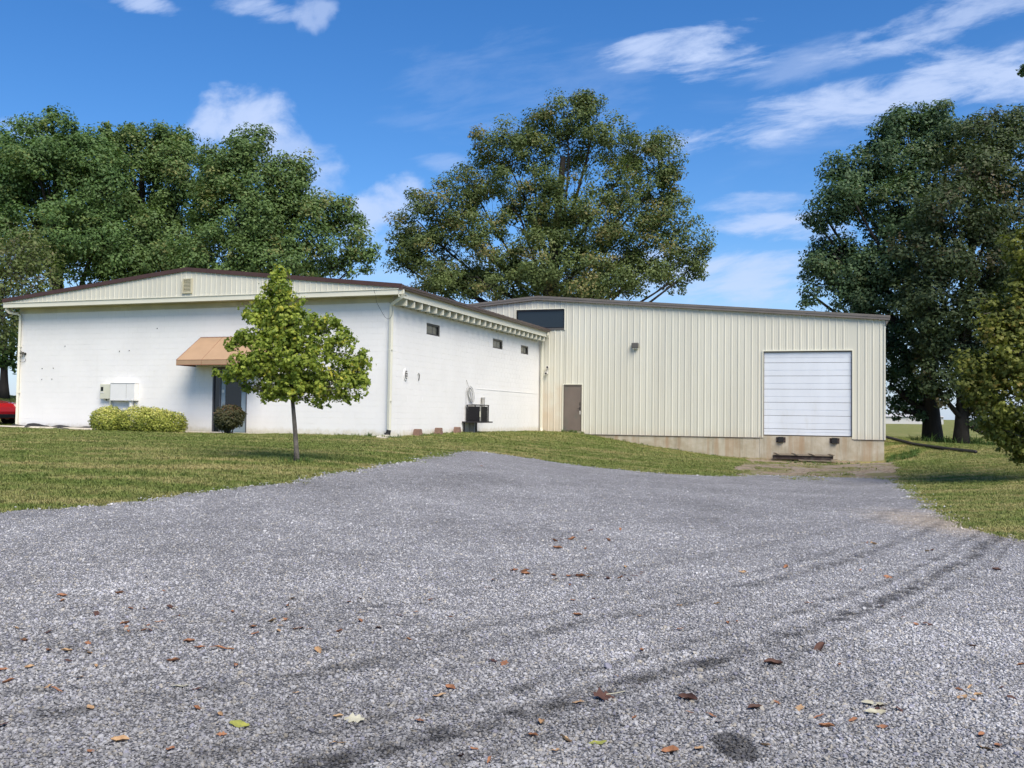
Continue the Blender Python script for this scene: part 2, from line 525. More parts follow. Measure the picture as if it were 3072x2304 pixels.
CTRL = [(0, 0, 0), (-6, 2, 0), (6, 2, 0), (-3, 8, .02), (3, 8, -.01), (0, 14, .08), (7, 12, 0), (-12, 6, .12), (14, 4, 0), (0, -12, 0), (-15, -12, 0), (15, -12, 0),
        (-7, 12.8, .15), (-12, 13, .32), (-4.9, 14.6, .30), (-4.3, 19.5, .55), (-2.5, 20.8, .47), (-1.2, 27, .50), (-12, 20, .58), (-20, 20, .7), (-20, 30, .85), (-30, 20, 1.1),
        (1, 26.7, .25), (4.3, 25.7, 0), (6.6, 26.6, -.12), (11, 26.8, -.15), (7.2, 15.6, -.05), (7.0, 12.2, 0), (3, 20, .02), (9.5, 20, -.05),
        (12.5, 13, .15), (13, 19, .22), (15.9, 29, .26), (13.6, 32, .10), (18.2, 37, .28), (18.3, 39, .31), (18.1, 41, .38), (17.9, 43, .50), (17.3, 44.5, .6), (21.5, 44, .22), (22.6, 50, .18), (25.5, 50, .2), (27, 38, .1), (35, 45, .1), (30, 25, .0), (40, 20, .0),
        (-21.6, 40, .86), (-33, 60, 2.2), (-45, 60, 2.6), (-35, 80, 2.4), (-60, 40, 2.4), (-60, 100, 2.2), (-25, 70, 1.6), (0, 90, .8), (30, 90, .25), (60, 150, .25), (60, 60, .1),
        (-200, 250, 2.2), (0, 300, .6), (250, 250, .2), (-300, 0, 1.5), (300, 0, .0), (0, -200, 0), (-600, 900, 1.5), (0, 1200, .8), (600, 900, .2), (-900, -300, .5), (900, -300, .2)]
CTRL += [(*ab(a, -.15), z) for a, z in ((-16.2, .82), (-12, .80), (-8, .78), (-4, .80), (0, .77))]
CTRL += [(*ab(.15, b), z) for b, z in ((1.6, .80), (5, .84), (9, .82), (13, .79))]
CTRL += [(*ab(a, 16.0), z) for a, z in ((0.4, .74), (2.2, .68), (2.9, .57), (4.5, .30), (6.3, .07), (8, -.15), (9.4, -.27), (11, -.28), (13.5, -.28), (15.8, -.28))]
CTRL += [(*ab(-8, 8), .5), (*ab(8, 28), .3)]
CTRL = np.array(CTRL, dtype=float)


def _phi(d2):
    return np.where(d2 > 1e-9, 0.5 * d2 * np.log(np.maximum(d2, 1e-9)), 0.0)


_S = 40.0
_P = CTRL[:, :2] / _S
_n = len(_P)
_K = _phi(((_P[:, None] - _P[None]) ** 2).sum(-1)) + np.eye(_n) * 1e-4
_Q = np.hstack([np.ones((_n, 1)), _P])
_A = np.block([[_K, _Q], [_Q.T, np.zeros((3, 3))]])
_w = np.linalg.solve(_A, np.concatenate([CTRL[:, 2], np.zeros(3)]))


def hz(x, y):
    x = np.asarray(x, dtype=float); y = np.asarray(y, dtype=float)
    sh = x.shape
    p = np.stack([x.ravel(), y.ravel()], -1) / _S
    out = np.empty(len(p))
    for i in range(0, len(p), 20000):
        q = p[i:i + 20000]
        out[i:i + 20000] = _phi(((q[:, None] - _P[None]) ** 2).sum(-1)) @ _w[:_n] + _w[_n] + q @ _w[_n + 1:]
    return out.reshape(sh)


def ground_hit(px, py):
    d = ray(px, py)
    t = np.linspace(3, 120, 2400) / d[1]
    P = EYE[None] + d[None] * t[:, None]
    s = P[:, 2] - hz(P[:, 0], P[:, 1])
    k = np.where(s < 0)[0]
    k = k[0] if len(k) else -1
    return P[k]


def in_poly(x, y, poly):
    x = np.asarray(x); y = np.asarray(y)
    res = np.zeros(x.shape, dtype=bool)
    n = len(poly)
    for i in range(n):
        x0, y0 = poly[i]; x1, y1 = poly[(i + 1) % n]
        if y0 == y1: continue
        c = (y0 > y) != (y1 > y)
        res ^= c & (x < (x1 - x0) * (y - y0) / (y1 - y0) + x0)
    return res


def rough_poly(pts, step=0.16, amp=0.06, keep=()):
    out = []
    n = len(pts)
    ph = rng.uniform(0, 6.28, 6)
    acc = 0.0
    for i in range(n):
        p = np.array(pts[i]); q = np.array(pts[(i + 1) % n])
        L = np.linalg.norm(q - p)
        far = min(np.linalg.norm(p), np.linalg.norm(q)) > 45 or p[1] < 2
        k = max(1, int(L / (step if not far else 3)))
        nv = np.array([-(q - p)[1], (q - p)[0]]) / max(L, 1e-6)
        for j in range(k):
            s = acc + L * j / k
            o = amp * (math.sin(s * 2.1 + ph[0]) + .7 * math.sin(s * 5.3 + ph[1]) + .6 * math.sin(s * 11 + ph[2]) + rng.normal(0, .45)) * (0 if i in keep else 1)
            out.append(tuple(p + (q - p) * j / k + nv * o))
        acc += L
    return out


def sheet(name, poly, dz, mt, step=0.5, box=None):
    P = np.array(poly)
    x0, y0 = P.min(0); x1, y1 = P.max(0)
    gx, gy = np.meshgrid(np.arange(x0, x1, step), np.arange(y0, y1, step))
    ins = in_poly(gx, gy, poly)
    pts = [Vector(p) for p in poly] + [Vector((a, b)) for a, b in zip(gx[ins], gy[ins])]
    n = len(poly)
    ed = [(i, (i + 1) % n) for i in range(n)]
    r = geometry.delaunay_2d_cdt(pts, ed, [list(range(n))], 1, 1e-5)
    xy = np.array([tuple(p) for p in r[0]])
    z = hz(xy[:, 0], xy[:, 1]) + dz
    me = mesh_np(name, np.column_stack([xy, z]), np.array([f for f in r[2] if len(f) == 3]), True)
    # make sure faces look up
    bm = bmesh.new(); bm.from_mesh(me)
    for f in bm.faces:
        if f.normal.z < 0: f.normal_flip()
    bm.to_mesh(me); bm.free()
    return tag(link_mesh(name, me, mt), kind='structure')


# ground colour shared by the soil under the lawn and by the blades that grow on it
def lawn_colour(T, vec, blade):
    n1 = T.noise(vec, 0.35, 4, 0.6)
    mp = T.n('ShaderNodeMapping', None, Vector=vec, Rotation=(0, 0, R(-14)), Scale=(0.25, 1.5, 1)).outputs[0]
    n2 = T.noise(mp, 1.1, 4, 0.65)
    n3 = T.noise(vec, 2.3, 4, 0.7)
    dry = T.math('ADD', T.math('MULTIPLY', n1, 0.5), T.math('ADD', T.math('MULTIPLY', n2, 0.75), T.math('MULTIPLY', n3, 0.25)))
    sx = T.n('ShaderNodeSeparateXYZ', None, Vector=vec)
    ph = T.math('ADD', T.math('ADD', T.math('MULTIPLY', sx.outputs[0], 1.9), T.math('MULTIPLY', sx.outputs[1], 5.4)), T.math('MULTIPLY', n1, 5.0))   # passes of the mower, roughly along the wall
    mow = T.ramp(T.math('SINE', ph), -0.7, 0.7)
    g = (0.105, 0.165, 0.034) if blade else (0.088, 0.11, 0.032)
    gg = (0.175, 0.225, 0.054) if blade else (0.125, 0.14, 0.042)
    d = (0.42, 0.36, 0.165) if blade else (0.23, 0.185, 0.085)
    c = T.mix(T.ramp(n3, 0.3, 0.7), g, gg)
    c = T.mix(T.math('MULTIPLY', mow, 0.30), c, (0.23, 0.27, 0.075) if blade else (0.15, 0.16, 0.05))
    return T.mix(T.ramp(T.math('ADD', dry, T.math('MULTIPLY', mow, 0.05)), 0.69, 0.97), c, d)


def mat_lawn():
    m = bpy.data.materials.new('lawn_soil')
    m.use_nodes = True
    t = m.node_tree; T = NT(t); b = t.nodes['Principled BSDF']
    pos = T.n('ShaderNodeNewGeometry').outputs['Position']
    near = lawn_colour(T, pos, False)
    fine = T.noise(pos, 26, 4, 0.7)
    near = T.mix(T.ramp(fine, 0.3, 0.75), near, lawn_colour(T, pos, True))
    T.link(near, b.inputs['Base Color'])
    b.inputs['Roughness'].default_value = 1.0
    b.inputs['Specular IOR Level'].default_value = 0.1
    bn = T.noise(pos, 18, 5, 0.7)
    T.link(T.n('ShaderNodeBump', None, Strength=0.9, Distance=0.06, Height=bn).outputs[0], b.inputs['Normal'])
    MATS['lawn'] = m
    m = bpy.data.materials.new('grass_blade')
    m.use_nodes = True
    t = m.node_tree; T = NT(t); b = t.nodes['Principled BSDF']
    oi = T.n('ShaderNodeObjectInfo')
    c = lawn_colour(T, oi.outputs['Location'], True)
    c = T.mix(T.math('MULTIPLY', oi.outputs['Random'], 0.5), c, (0.22, 0.24, 0.075, 1))
    T.link(c, b.inputs['Base Color'])
    b.inputs['Roughness'].default_value = 0.65
    b.inputs['Specular IOR Level'].default_value = 0.2
    tr = T.n('ShaderNodeBsdfTranslucent'); T.link(c, tr.inputs[0])
    mx = T.n('ShaderNodeMixShader', None, _0=0.25)
    T.link(b.outputs[0], mx.inputs[1]); T.link(tr.outputs[0], mx.inputs[2]); T.link(mx.outputs[0], t.nodes['Material Output'].inputs[0])
    MATS['grass'] = m
    m = m.copy(); m.name = 'weed_blade'
    for nd in m.node_tree.nodes:
        if nd.type == 'MIX' and nd.inputs[7].default_value[1] > 0.18 and not nd.inputs[7].is_linked:
            nd.inputs[7].default_value = (0.10, 0.17, 0.045, 1)
    MATS['weed'] = m


mat_lawn()


def gravel_tone(T, vec):
    """brightness factor of the stone bed: tyre tracks, the oil spot, paler and darker areas; plus how much tan dust lies on it"""
    s = T.n('ShaderNodeSeparateXYZ', None, Vector=vec)
    x, y = s.outputs[0], s.outputs[1]
    big = T.noise(vec, 0.45, 2, 0.6)
    tone = T.ramp(big, 0.3, 0.72, 0.80, 1.18, False)
    m2 = T.noise(vec, 5.0, 3, 0.7)
    tone = T.math('MULTIPLY', tone, T.ramp(m2, 0.28, 0.74, 0.80, 1.22, False))
    # paler in the middle and right of the lot, darker towards the near left
    tone = T.math('MULTIPLY', tone, T.ramp(T.math('ADD', T.math('ADD', T.math('MULTIPLY', x, 0.5), y), T.math('MULTIPLY', big, 3.0)), 4.5, 11.0, 0.74, 1.08))
    wob = T.math('MULTIPLY', T.math('SUBTRACT', T.noise(vec, 0.7, 1, 0.5), 0.5), 0.30)
    brk = T.ramp(T.noise(vec, 0.9, 2, 0.6), 0.30, 0.55, 0.35, 1.0)
    for off, wd, dk in ((0.0, 0.17, 0.72), (0.50, 0.10, 0.45), (-0.42, 0.09, 0.40), (1.75, 0.16, 0.45), (2.25, 0.09, 0.28), (3.6, 0.2, 0.25)):
        qd = T.math('ADD', T.math('MULTIPLY', T.math('MULTIPLY', x, x), 0.05), T.math('ADD', T.math('MULTIPLY', x, 0.85), 4.93 + off))
        dist = T.math('ABSOLUTE', T.math('ADD', T.math('SUBTRACT', y, qd), wob))
        band = T.math('MULTIPLY', T.math('MULTIPLY', T.ramp(dist, wd * 1.5, wd * 0.2), brk), T.ramp(m2, 0.62, 0.40, 0.35, 1.0))
        tone = T.math('MULTIPLY', tone, T.math('SUBTRACT', 1.0, T.math('MULTIPLY', band, dk)))
    sp = ground_hit(2203, 2252)
    dx = T.math('SUBTRACT', x, float(sp[0])); dy = T.math('MULTIPLY', T.math('SUBTRACT', y, float(sp[1])), 0.50)
    dd = T.math('SQRT', T.math('ADD', T.math('MULTIPLY', dx, dx), T.math('MULTIPLY', dy, dy)))
    spot = T.ramp(T.math('ADD', dd, T.math('MULTIPLY', T.math('SUBTRACT', T.noise(vec, 9, 1, .6), 0.5), 0.05)), 0.115, 0.09)
    tone = T.math('MULTIPLY', tone, T.math('SUBTRACT', 1.0, T.math('MULTIPLY', spot, 0.66)))
    e = ground_hit(2960, 1560)
    ex = T.math('SUBTRACT', x, float(e[0]) - 0.8); ey = T.math('MULTIPLY', T.math('SUBTRACT', y, float(e[1]) - 0.6), 0.45)
    ed = T.math('SQRT', T.math('ADD', T.math('MULTIPLY', ex, ex), T.math('MULTIPLY', ey, ey)))
    dust = T.math('MULTIPLY', T.ramp(T.math('ADD', ed, T.math('MULTIPLY', T.noise(vec, 2.2, 2, 0.7), 1.2)), 2.1, 0.7), 0.6)
    return tone, dust


def mat_gravel():
    m = bpy.data.materials.new('gravel_bed')
    m.use_nodes = True
    t = m.node_tree; T = NT(t); b = t.nodes['Principled BSDF']
    pos = T.n('ShaderNodeNewGeometry').outputs['Position']
    vo = T.n('ShaderNodeTexVoronoi', None, Vector=pos, Scale=56.0, Randomness=1.0)
    cs = T.n('ShaderNodeSeparateColor', None, Color=vo.outputs['Color'])
    gap = T.ramp(vo.outputs['Distance'], 0.34, 0.62)
    tone, dust = gravel_tone(T, pos)
    c = T.mix(cs.outputs[0], (0.245, 0.245, 0.249), (0.49, 0.49, 0.497))
    c = T.mix(T.math('MULTIPLY', cs.outputs[1], 0.3), c, (0.32, 0.315, 0.36))
    c = T.mix(T.math('MULTIPLY', gap, 0.75), c, (0.07, 0.069, 0.066))
    c = T.mix(dust, c, (0.42, 0.34, 0.24))
    c = T.mix(1.0, c, T.n('ShaderNodeCombineXYZ', None, X=tone, Y=tone, Z=tone).outputs[0], 'MULTIPLY')
    T.link(c, b.inputs['Base Color'])
    b.inputs['Roughness'].default_value = 0.9
    b.inputs['Specular IOR Level'].default_value = 0.25
    h = T.math('ADD', T.math('MULTIPLY', T.math('SUBTRACT', 1.0, vo.outputs['Distance']), 1.0), T.math('MULTIPLY', T.noise(pos, 7, 5, .65), 2.2))
    T.link(T.n('ShaderNodeBump', None, Strength=1.0, Distance=0.022, Height=h).outputs[0], b.inputs['Normal'])
    MATS['gravel'] = m
    m = bpy.data.materials.new('gravel_stone')
    m.use_nodes = True
    t = m.node_tree; T = NT(t); b = t.nodes['Principled BSDF']
    oi = T.n('ShaderNodeObjectInfo')
    tone, dust = gravel_tone(T, oi.outputs['Location'])
    r = oi.outputs['Random']
    c = T.mix(r, (0.20, 0.20, 0.203), (0.47, 0.47, 0.475))
    r2 = T.math('FRACT', T.math('MULTIPLY', r, 37.7))
    c = T.mix(T.ramp(r2, 0.8, 1.0, 0, .7), c, (0.40, 0.36, 0.28))
    c = T.mix(T.ramp(r2, 0.15, 0.0, 0, .6), c, (0.27, 0.27, 0.36))
    c = T.mix(dust, c, (0.42, 0.34, 0.24))
    c = T.mix(1.0, c, T.n('ShaderNodeCombineXYZ', None, X=tone, Y=tone, Z=tone).outputs[0], 'MULTIPLY')
    T.link(c, b.inputs['Base Color'])
    b.inputs['Roughness'].default_value = 0.8
    b.inputs['Specular IOR Level'].default_value = 0.3
    MATS['stone'] = m
    m = bpy.data.materials.new('dock_dirt')
    m.use_nodes = True
    t = m.node_tree; T = NT(t); b = t.nodes['Principled BSDF']
    pos = T.n('ShaderNodeNewGeometry').outputs['Position']
    n1 = T.noise(pos, 1.6, 5, 0.65); n2 = T.noise(pos, 9, 6, 0.75); n3 = T.noise(pos, 0.9, 5, 0.6)
    c = T.mix(T.ramp(n2, 0.35, 0.7), (0.11, 0.078, 0.048), (0.37, 0.29, 0.19))
    c = T.mix(T.ramp(n1, 0.45, 0.65, 0, .4), c, (0.33, 0.30, 0.26))
    c = T.mix(T.ramp(n3, 0.50, 0.60, 0, .85), c, (0.15, 0.14, 0.045))
    T.link(c, b.inputs['Base Color'])
    b.inputs['Roughness'].default_value = 1.0
    T.link(T.n('ShaderNodeBump', None, Strength=1.0, Distance=0.04, Height=n2).outputs[0], b.inputs['Normal'])
    MATS['dirt'] = m


mat_gravel()

# lawn sheet out to the horizon
def _axis(lo, hi, step, far, k=1.22):
    a = list(np.arange(lo, hi + 1e-6, step))
    s, x = step, hi
    while x < far:
        s *= k; x += s; a.append(x)
    s, x = step, lo
    b = []
    while x > -far:
        s *= k; x -= s; b.append(x)
    return np.array(b[::-1] + a)


gx, gy = np.meshgrid(_axis(-34, 34, 0.6, 2500), _axis(-8, 62, 0.6, 2500))
gz = hz(gx, gy)
gz = np.where(np.hypot(gx, gy) > 700, 0.4, gz)
nx, ny = gx.shape[1], gx.shape[0]
idx = np.arange(nx * ny).reshape(ny, nx)
lf = np.stack([idx[:-1, :-1], idx[:-1, 1:], idx[1:, 1:], idx[1:, :-1]], -1).reshape(-1, 4)
tag(link_mesh('lawn', mesh_np('lawn', np.stack([gx, gy, gz], -1).reshape(-1, 3), lf, True), MATS['lawn']), kind='structure')

EDGE_L = [(0, 1542), (300, 1518), (600, 1482), (850, 1450), (1050, 1416), (1200, 1390), (1300, 1371), (1372, 1358), (1410, 1354), (1450, 1356),
          (1640, 1384), (1800, 1405), (1960, 1420), (2140, 1430), (2222, 1431)]
EDGE_D = [(2238, 1424), (2330, 1428), (2480, 1432), (2600, 1434), (2682, 1440)]
EDGE_R = [(2720, 1470), (2770, 1508), (2840, 1556), (2950, 1600), (3072, 1630)]
gl = [tuple(ground_hit(*p)[:2]) for p in EDGE_L]
gd = [tuple(ground_hit(*p)[:2]) for p in EDGE_D]
gr = [tuple(ground_hit(*p)[:2]) for p in EDGE_R]
GRAVEL = rough_poly([(-16, -9), (-16, 12.2), (-10, 12.4)] + gl + gd + gr + [(8.6, 10.9), (12, 10.2), (15, 10), (15, -9)])
GRAVEL_OBJ = sheet('gravel_lot', GRAVEL, 0.012, MATS['gravel'], 0.45)
pad_px = [(2222, 1431), (2205, 1408), (2225, 1392)]
pad = [tuple(ground_hit(*p)[:2]) for p in pad_px] + [ab(10.1, 16.05), ab(15.9, 16.05), ab(16.2, 14.5)] + [tuple(ground_hit(2694, 1446)[:2]), tuple(ground_hit(2600, 1446)[:2]), tuple(ground_hit(2400, 1444)[:2])]
PAD = rough_poly(pad, 0.2, 0.08, keep=(3,))
sheet('dirt_pad', PAD, 0.006, MATS['dirt'], 0.4)
WALK = [ab(-19.5, -.95), ab(-19.5, -.25), ab(-4.6, -.25), ab(-4.6, -1.0), ab(-8.9, -1.35), ab(-13.9, -.95)]
walk = sheet('concrete_walk', WALK, 0.03, MATS['sidewalk'], 0.8)
# a low edging of black landscape cloth against the foot of the wall
mbx = MB()
prev = None
for k in range(57):
    a = -16.3 + k * 0.10
    w = .30 + .05 * math.sin(a * 3.1); h = 0.05 + 0.05 * abs(math.sin(a * 1.7)) + 0.03 * math.sin(a * 5.3) + (0.06 if -15.6 < a < -14.6 else 0)
    h = max(h, 0.03)
    row = []
    for (b, zz) in ((-.02, h * .9), (-w * .4, h), (-w, -.02)):
        x, y = ab(a, b)
        row.append((x, y, float(hz(x, y)) + 0.04 + zz))
    if prev: mbx.add(prev + row, [(0, 1, 4, 3), (1, 2, 5, 4)])
    prev = row
tag(mbx.build('landscape_cloth', MATS['mulch_black'], smooth=True), 'rumpled black landscape cloth along the foot of the white wall', 'ground cloth')

# ---------------------------------------------------------------- white block building
WB = empty('block_building', (C0[0], C0[1], FLOOR), BROT)
tag(WB, 'white painted block building with brown edged gable roof and tan awning', 'building')


def rects_minus(rects, holes):
    for h in holes:
        out = []
        for (x0, x1, y0, y1) in rects:
            hx0, hx1, hy0, hy1 = h
            if hx1 <= x0 or hx0 >= x1 or hy1 <= y0 or hy0 >= y1:
                out.append((x0, x1, y0, y1)); continue
            if x0 < hx0: out.append((x0, hx0, y0, y1))
            if hx1 < x1: out.append((hx1, x1, y0, y1))
            m0, m1 = max(x0, hx0), min(x1, hx1)
            if y0 < hy0: out.append((m0, m1, y0, hy0))
            if hy1 < y1: out.append((m0, m1, hy1, y1))
        rects = out
    return rects


A0, A1, B1 = -16.2, 0.0, 16.05
DOOR = (-7.12, -5.66, 0.0, 2.38)
WINS = [(2.70, 3.86, 3.66, 4.07), (9.47, 10.68, 3.65, 4.05), (13.18, 14.25, 3.65, 4.04)]
WTOP = 4.70
m = MB()
for (x0, x1, y0, y1) in rects_minus([(A0 + .012, A1 - .012, -.6, WTOP)], [DOOR]):
    m.box(x0, x1, 0.012, 0.20, y0, y1)
m.build('front_wall', MATS['white_paint'], WB)
m = MB()
for (x0, x1, y0, y1) in rects_minus([(0.202, 16.118, -.6, WTOP)], WINS):
    m.box(-0.20, -0.012, x0, x1, y0, y1)
m.build('side_wall', MATS['white_paint'], WB)
m = MB().box(A0 + .012, A0 + .2, 0.202, B1, -.6, WTOP)
m.build('rear_side_wall', MATS['white_paint'], WB)


def blocks(total, holes, place):
    """painted blocks, each a low pillow with its own slight offset so that the joints read as shallow grooves"""
    mb = MB()
    bw, bh = 0.4064, 0.2032
    rows = int(math.ceil(WTOP / bh))
    for r in range(-2, rows):
        y0, y1 = r * bh, min((r + 1) * bh, WTOP)
        off = (r % 2) * bw / 2
        k = -1
        while True:
            x0, x1 = total[0] + k * bw + off, total[0] + (k + 1) * bw + off
            k += 1
            if x0 >= total[1]: break
            x0, x1 = max(x0, total[0]), min(x1, total[1])
            if x1 - x0 < 0.02: continue
            pr = abs(random.gauss(0, 0.0007))
            for (u0, u1, v0, v1) in rects_minus([(x0, x1, y0, y1)], holes):
                if u1 - u0 < .02 or v1 - v0 < .02: continue
                j, bv = 0.0006, 0.0035
                o = [(u0 + j, v0 + j, .003), (u1 - j, v0 + j, .0022), (u1 - j, v1 - j, .0022), (u0 + j, v1 - j, .0022)]
                i = [(u0 + j + bv, v0 + j + bv, -pr), (u1 - j - bv, v0 + j + bv, -pr), (u1 - j - bv, v1 - j - bv, -pr), (u0 + j + bv, v1 - j - bv, -pr)]
                mb.add([place(*p) for p in o + i], [(4, 5, 6, 7), (0, 1, 5, 4), (1, 2, 6, 5), (2, 3, 7, 6), (3, 0, 4, 7)])
    return mb


tag(blocks((A0, A1), [DOOR], lambda u, v, d: (u, d, v)).build('front_blocks', MATS['white_paint'], WB), kind='stuff')
tag(blocks((0.0, 16.117), WINS, lambda u, v, d: (-d, u, v)).build('side_blocks', MATS['white_paint'], WB), kind='stuff')
m = MB(); m.box(A0 + .2, A1 - .2, .2, B1, -.2, 0.04); m.box(A0 + .2, A1 - .2, 4.0, 4.1, .04, WTOP)
m.build('interior_floor', MATS['interior'], WB)
# frieze board and soffit under the gable overhang
OV = 0.5
EL, ER, RIDGE = -16.50, 0.56, -7.95
EAVE_Z, RIDGE_Z = 4.99, 5.87
m = MB(); m.box(A0, A1 + .004, -.018, -.002, 4.49, 4.70)
m.build('frieze_board', MATS['wood_soffit'], WB)
for k in range(9):
    x0 = EL + .05 + k * (ER - EL - .1) / 9; x1 = EL + .05 + (k + 1) * (ER - EL - .1) / 9
    MB().box(x0 + .003, x1 - .003, -OV + .02, -.0, 4.70, 4.715).build('soffit_board', MATS['wood_soffit'], WB)
m = MB(); m.box(EL, ER, -OV - .02, -OV + .018, 4.68, 4.86); m.box(EL, ER, -OV - .045, -OV - .021, 4.845, 4.868)
m.build('fascia_board', MATS['cream_metal'], WB)


def roof_z(a):
    return RIDGE_Z + (EAVE_Z - RIDGE_Z) * (abs(a - RIDGE) / ((ER - RIDGE) if a > RIDGE else (RIDGE - EL)))


# gable siding, strip by strip, each with its raised seam
sp = 0.213
na = int((ER - EL) / sp)
for k in range(na + 1):
    x0 = EL + k * sp; x1 = min(x0 + sp, ER)
    if x1 - x0 < .02: continue
    y = -OV
    t0, t1 = roof_z(x0) - .06, roof_z(x1) - .06
    if max(t0, t1) < 4.89: continue
    t0, t1 = max(t0, 4.88), max(t1, 4.88)
    rw, rd = .030, .020
    vs = []
    prof = [(x0, y - .002), (x0 + .006, y - rd), (x0 + rw - .006, y - rd), (x0 + rw, y - .002), (x1, y - .002)]
    for (xx, yy) in prof:
        tt = t0 + (t1 - t0) * (xx - x0) / (x1 - x0)
        vs += [(xx, yy, 4.869), (xx, yy, tt)]
    # a strip that straddles the ridge keeps its peak
    MB().add(vs, [(2 * i, 2 * i + 2, 2 * i + 3, 2 * i + 1) for i in range(4)]).build('gable_panel', MATS['siding_metal'], WB)
# gable backing
MB().add([(EL, -OV + .01, 4.72), (ER, -OV + .01, 4.72), (ER, -OV + .01, roof_z(ER) - .05), (RIDGE, -OV + .01, RIDGE_Z - .05), (EL, -OV + .01, roof_z(EL) - .05)],
         [(0, 1, 2, 3, 4)]).build('gable_backing', MATS['cream_metal'], WB)
# roof, in two slopes with brown rake trim
for (e, s) in ((EL, -1), (ER, 1)):
    m = MB()
    m.add([(RIDGE, -OV + .02, RIDGE_Z - .03), (e, -OV + .02, EAVE_Z - .03), (e, B1, EAVE_Z - .03), (RIDGE, B1, RIDGE_Z - .03),
           (RIDGE, -OV + .02, RIDGE_Z), (e, -OV + .02, EAVE_Z), (e, B1, EAVE_Z), (RIDGE, B1, RIDGE_Z)],
          [(0, 1, 2, 3), (4, 7, 6, 5), (0, 4, 5, 1), (1, 5, 6, 2), (2, 6, 7, 3)])
    rf = m.build('roof_slope', MATS['brown_metal'], WB)
    m = MB()
    n = 27
    for k in range(n):
        b = -OV + .15 + k * (B1 + OV - .3) / n
        m.add([(RIDGE, b, RIDGE_Z), (RIDGE, b + .05, RIDGE_Z), (e, b + .05, EAVE_Z), (e, b, EAVE_Z), (RIDGE, b + .025, RIDGE_Z + .03), (e, b + .025, EAVE_Z + .03)],
              [(0, 4, 5, 3), (4, 1, 2, 5), (3, 5, 2), (0, 1, 4)])
    m.build('seam_rib', MATS['brown_metal'], rf)
    m = MB()
    dz = -.105
    m.add([(RIDGE, -OV - .06, RIDGE_Z + .035), (e + s * .02, -OV - .06, EAVE_Z + .035), (e + s * .02, -OV + .0195, EAVE_Z + .035), (RIDGE, -OV + .0195, RIDGE_Z + .035),
           (RIDGE, -OV - .06, RIDGE_Z + dz), (e + s * .02, -OV - .06, EAVE_Z + dz), (e + s * .02, -OV - .02, EAVE_Z + dz), (RIDGE, -OV - .02, RIDGE_Z + dz)],
          [(0, 1, 2, 3), (0, 4, 5, 1), (4, 7, 6, 5), (1, 5, 6, 2)])
    m.build('rake_trim', MATS['brown_metal'], WB)
# gable vent
VT = empty('gable_vent', (-7.88, -OV - .022, 4.97)); VT.parent = WB
m = MB()
for r_ in ((-.20, -.155, 0, .53), (.155, .20, 0, .53), (-.1545, .1545, 0, .04), (-.1545, .1545, .49, .53)):
    m.box(r_[0], r_[1], -.045, 0.01, r_[2], r_[3])
m.build('vent_frame', MATS['wood_soffit'], VT)
MB().box(-.154, .154, 0.002, .012, .041, .489).build('vent_screen', MATS['frame_dark'], VT)
for k in range(9):
    z = .062 + k * .049
    MB().obox((0, -.018, z), (.153, 0, 0), (0, .014, .012), (0, -.006, .008)).build('slat', MATS['wood_soffit'], VT)
# side eave: roof overhang boards, rafter tails, fascia, gutter
m = MB()
for k in range(3):
    b0, b1 = -OV + .03 + k * (B1 + OV - .03) / 3, -OV + .03 + (k + 1) * (B1 + OV - .03) / 3
    m.add([(0.0, b0 + .002, 5.00), (.50, b0 + .002, 4.945), (.50, b1 - .002, 4.945), (0, b1 - .002, 5.00)], [(0, 1, 2, 3)])
m.build('eave_underside', MATS['wood_soffit'], WB)
MB().box(-.05, -.01, 0.0, B1, WTOP, 4.97).build('wall_plate', MATS['cream_metal'], WB)
for k in range(26):
    b = .13 + k * .61
    if b > 15.6: break
    MB().prism([(.0, 4.38), (.45, 4.38), (.45, 4.93), (0, 4.96)], 1, b - .03, b + .03).build('rafter_tail', MATS['cream_metal'], WB)
    if k % 2 == 0 and b < 15:
        pass
for k in range(26):
    b = .13 + k * .61
    if b + .61 > 15.7: break
    MB().box(0.20, .22, b + .032, b + .578, 4.40, 4.93).build('blocking_board', MATS['cream_metal'], WB)
MB().box(.458, .482, -OV - .02, 15.75, 4.60, 4.85).build('eave_fascia', MATS['cream_metal'], WB)
gp = [(.484, 4.975), (.484, 4.845), (.56, 4.83), (.60, 4.86), (.605, 4.90), (.625, 4.92), (.625, 4.985), (.615, 4.985), (.61, 4.93), (.59, 4.92), (.585, 4.875), (.55, 4.845), (.495, 4.857), (.495, 4.975)]
MB().prism([(p[0], p[1]) for p in gp], 1, -OV - .05, 15.75).build('gutter', MATS['gutter_brown'], WB)
MB().box(.484, .625, -OV - .056, -OV - .051, 4.83, 4.985).build('gutter_end', MATS['gutter_brown'], WB)


def downspout(name, path, w, d, mt, parent, bands=()):
    m = MB().tube(path, 0, rect=(w / 2, d / 2))
    for (x, y, z) in bands:
        m.box(x - w / 2 - .008, x + w / 2 + .008, y - d / 2 - .008, y + d / 2 + .008, z - .014, z + .014)
    return m.build(name, mt, parent)


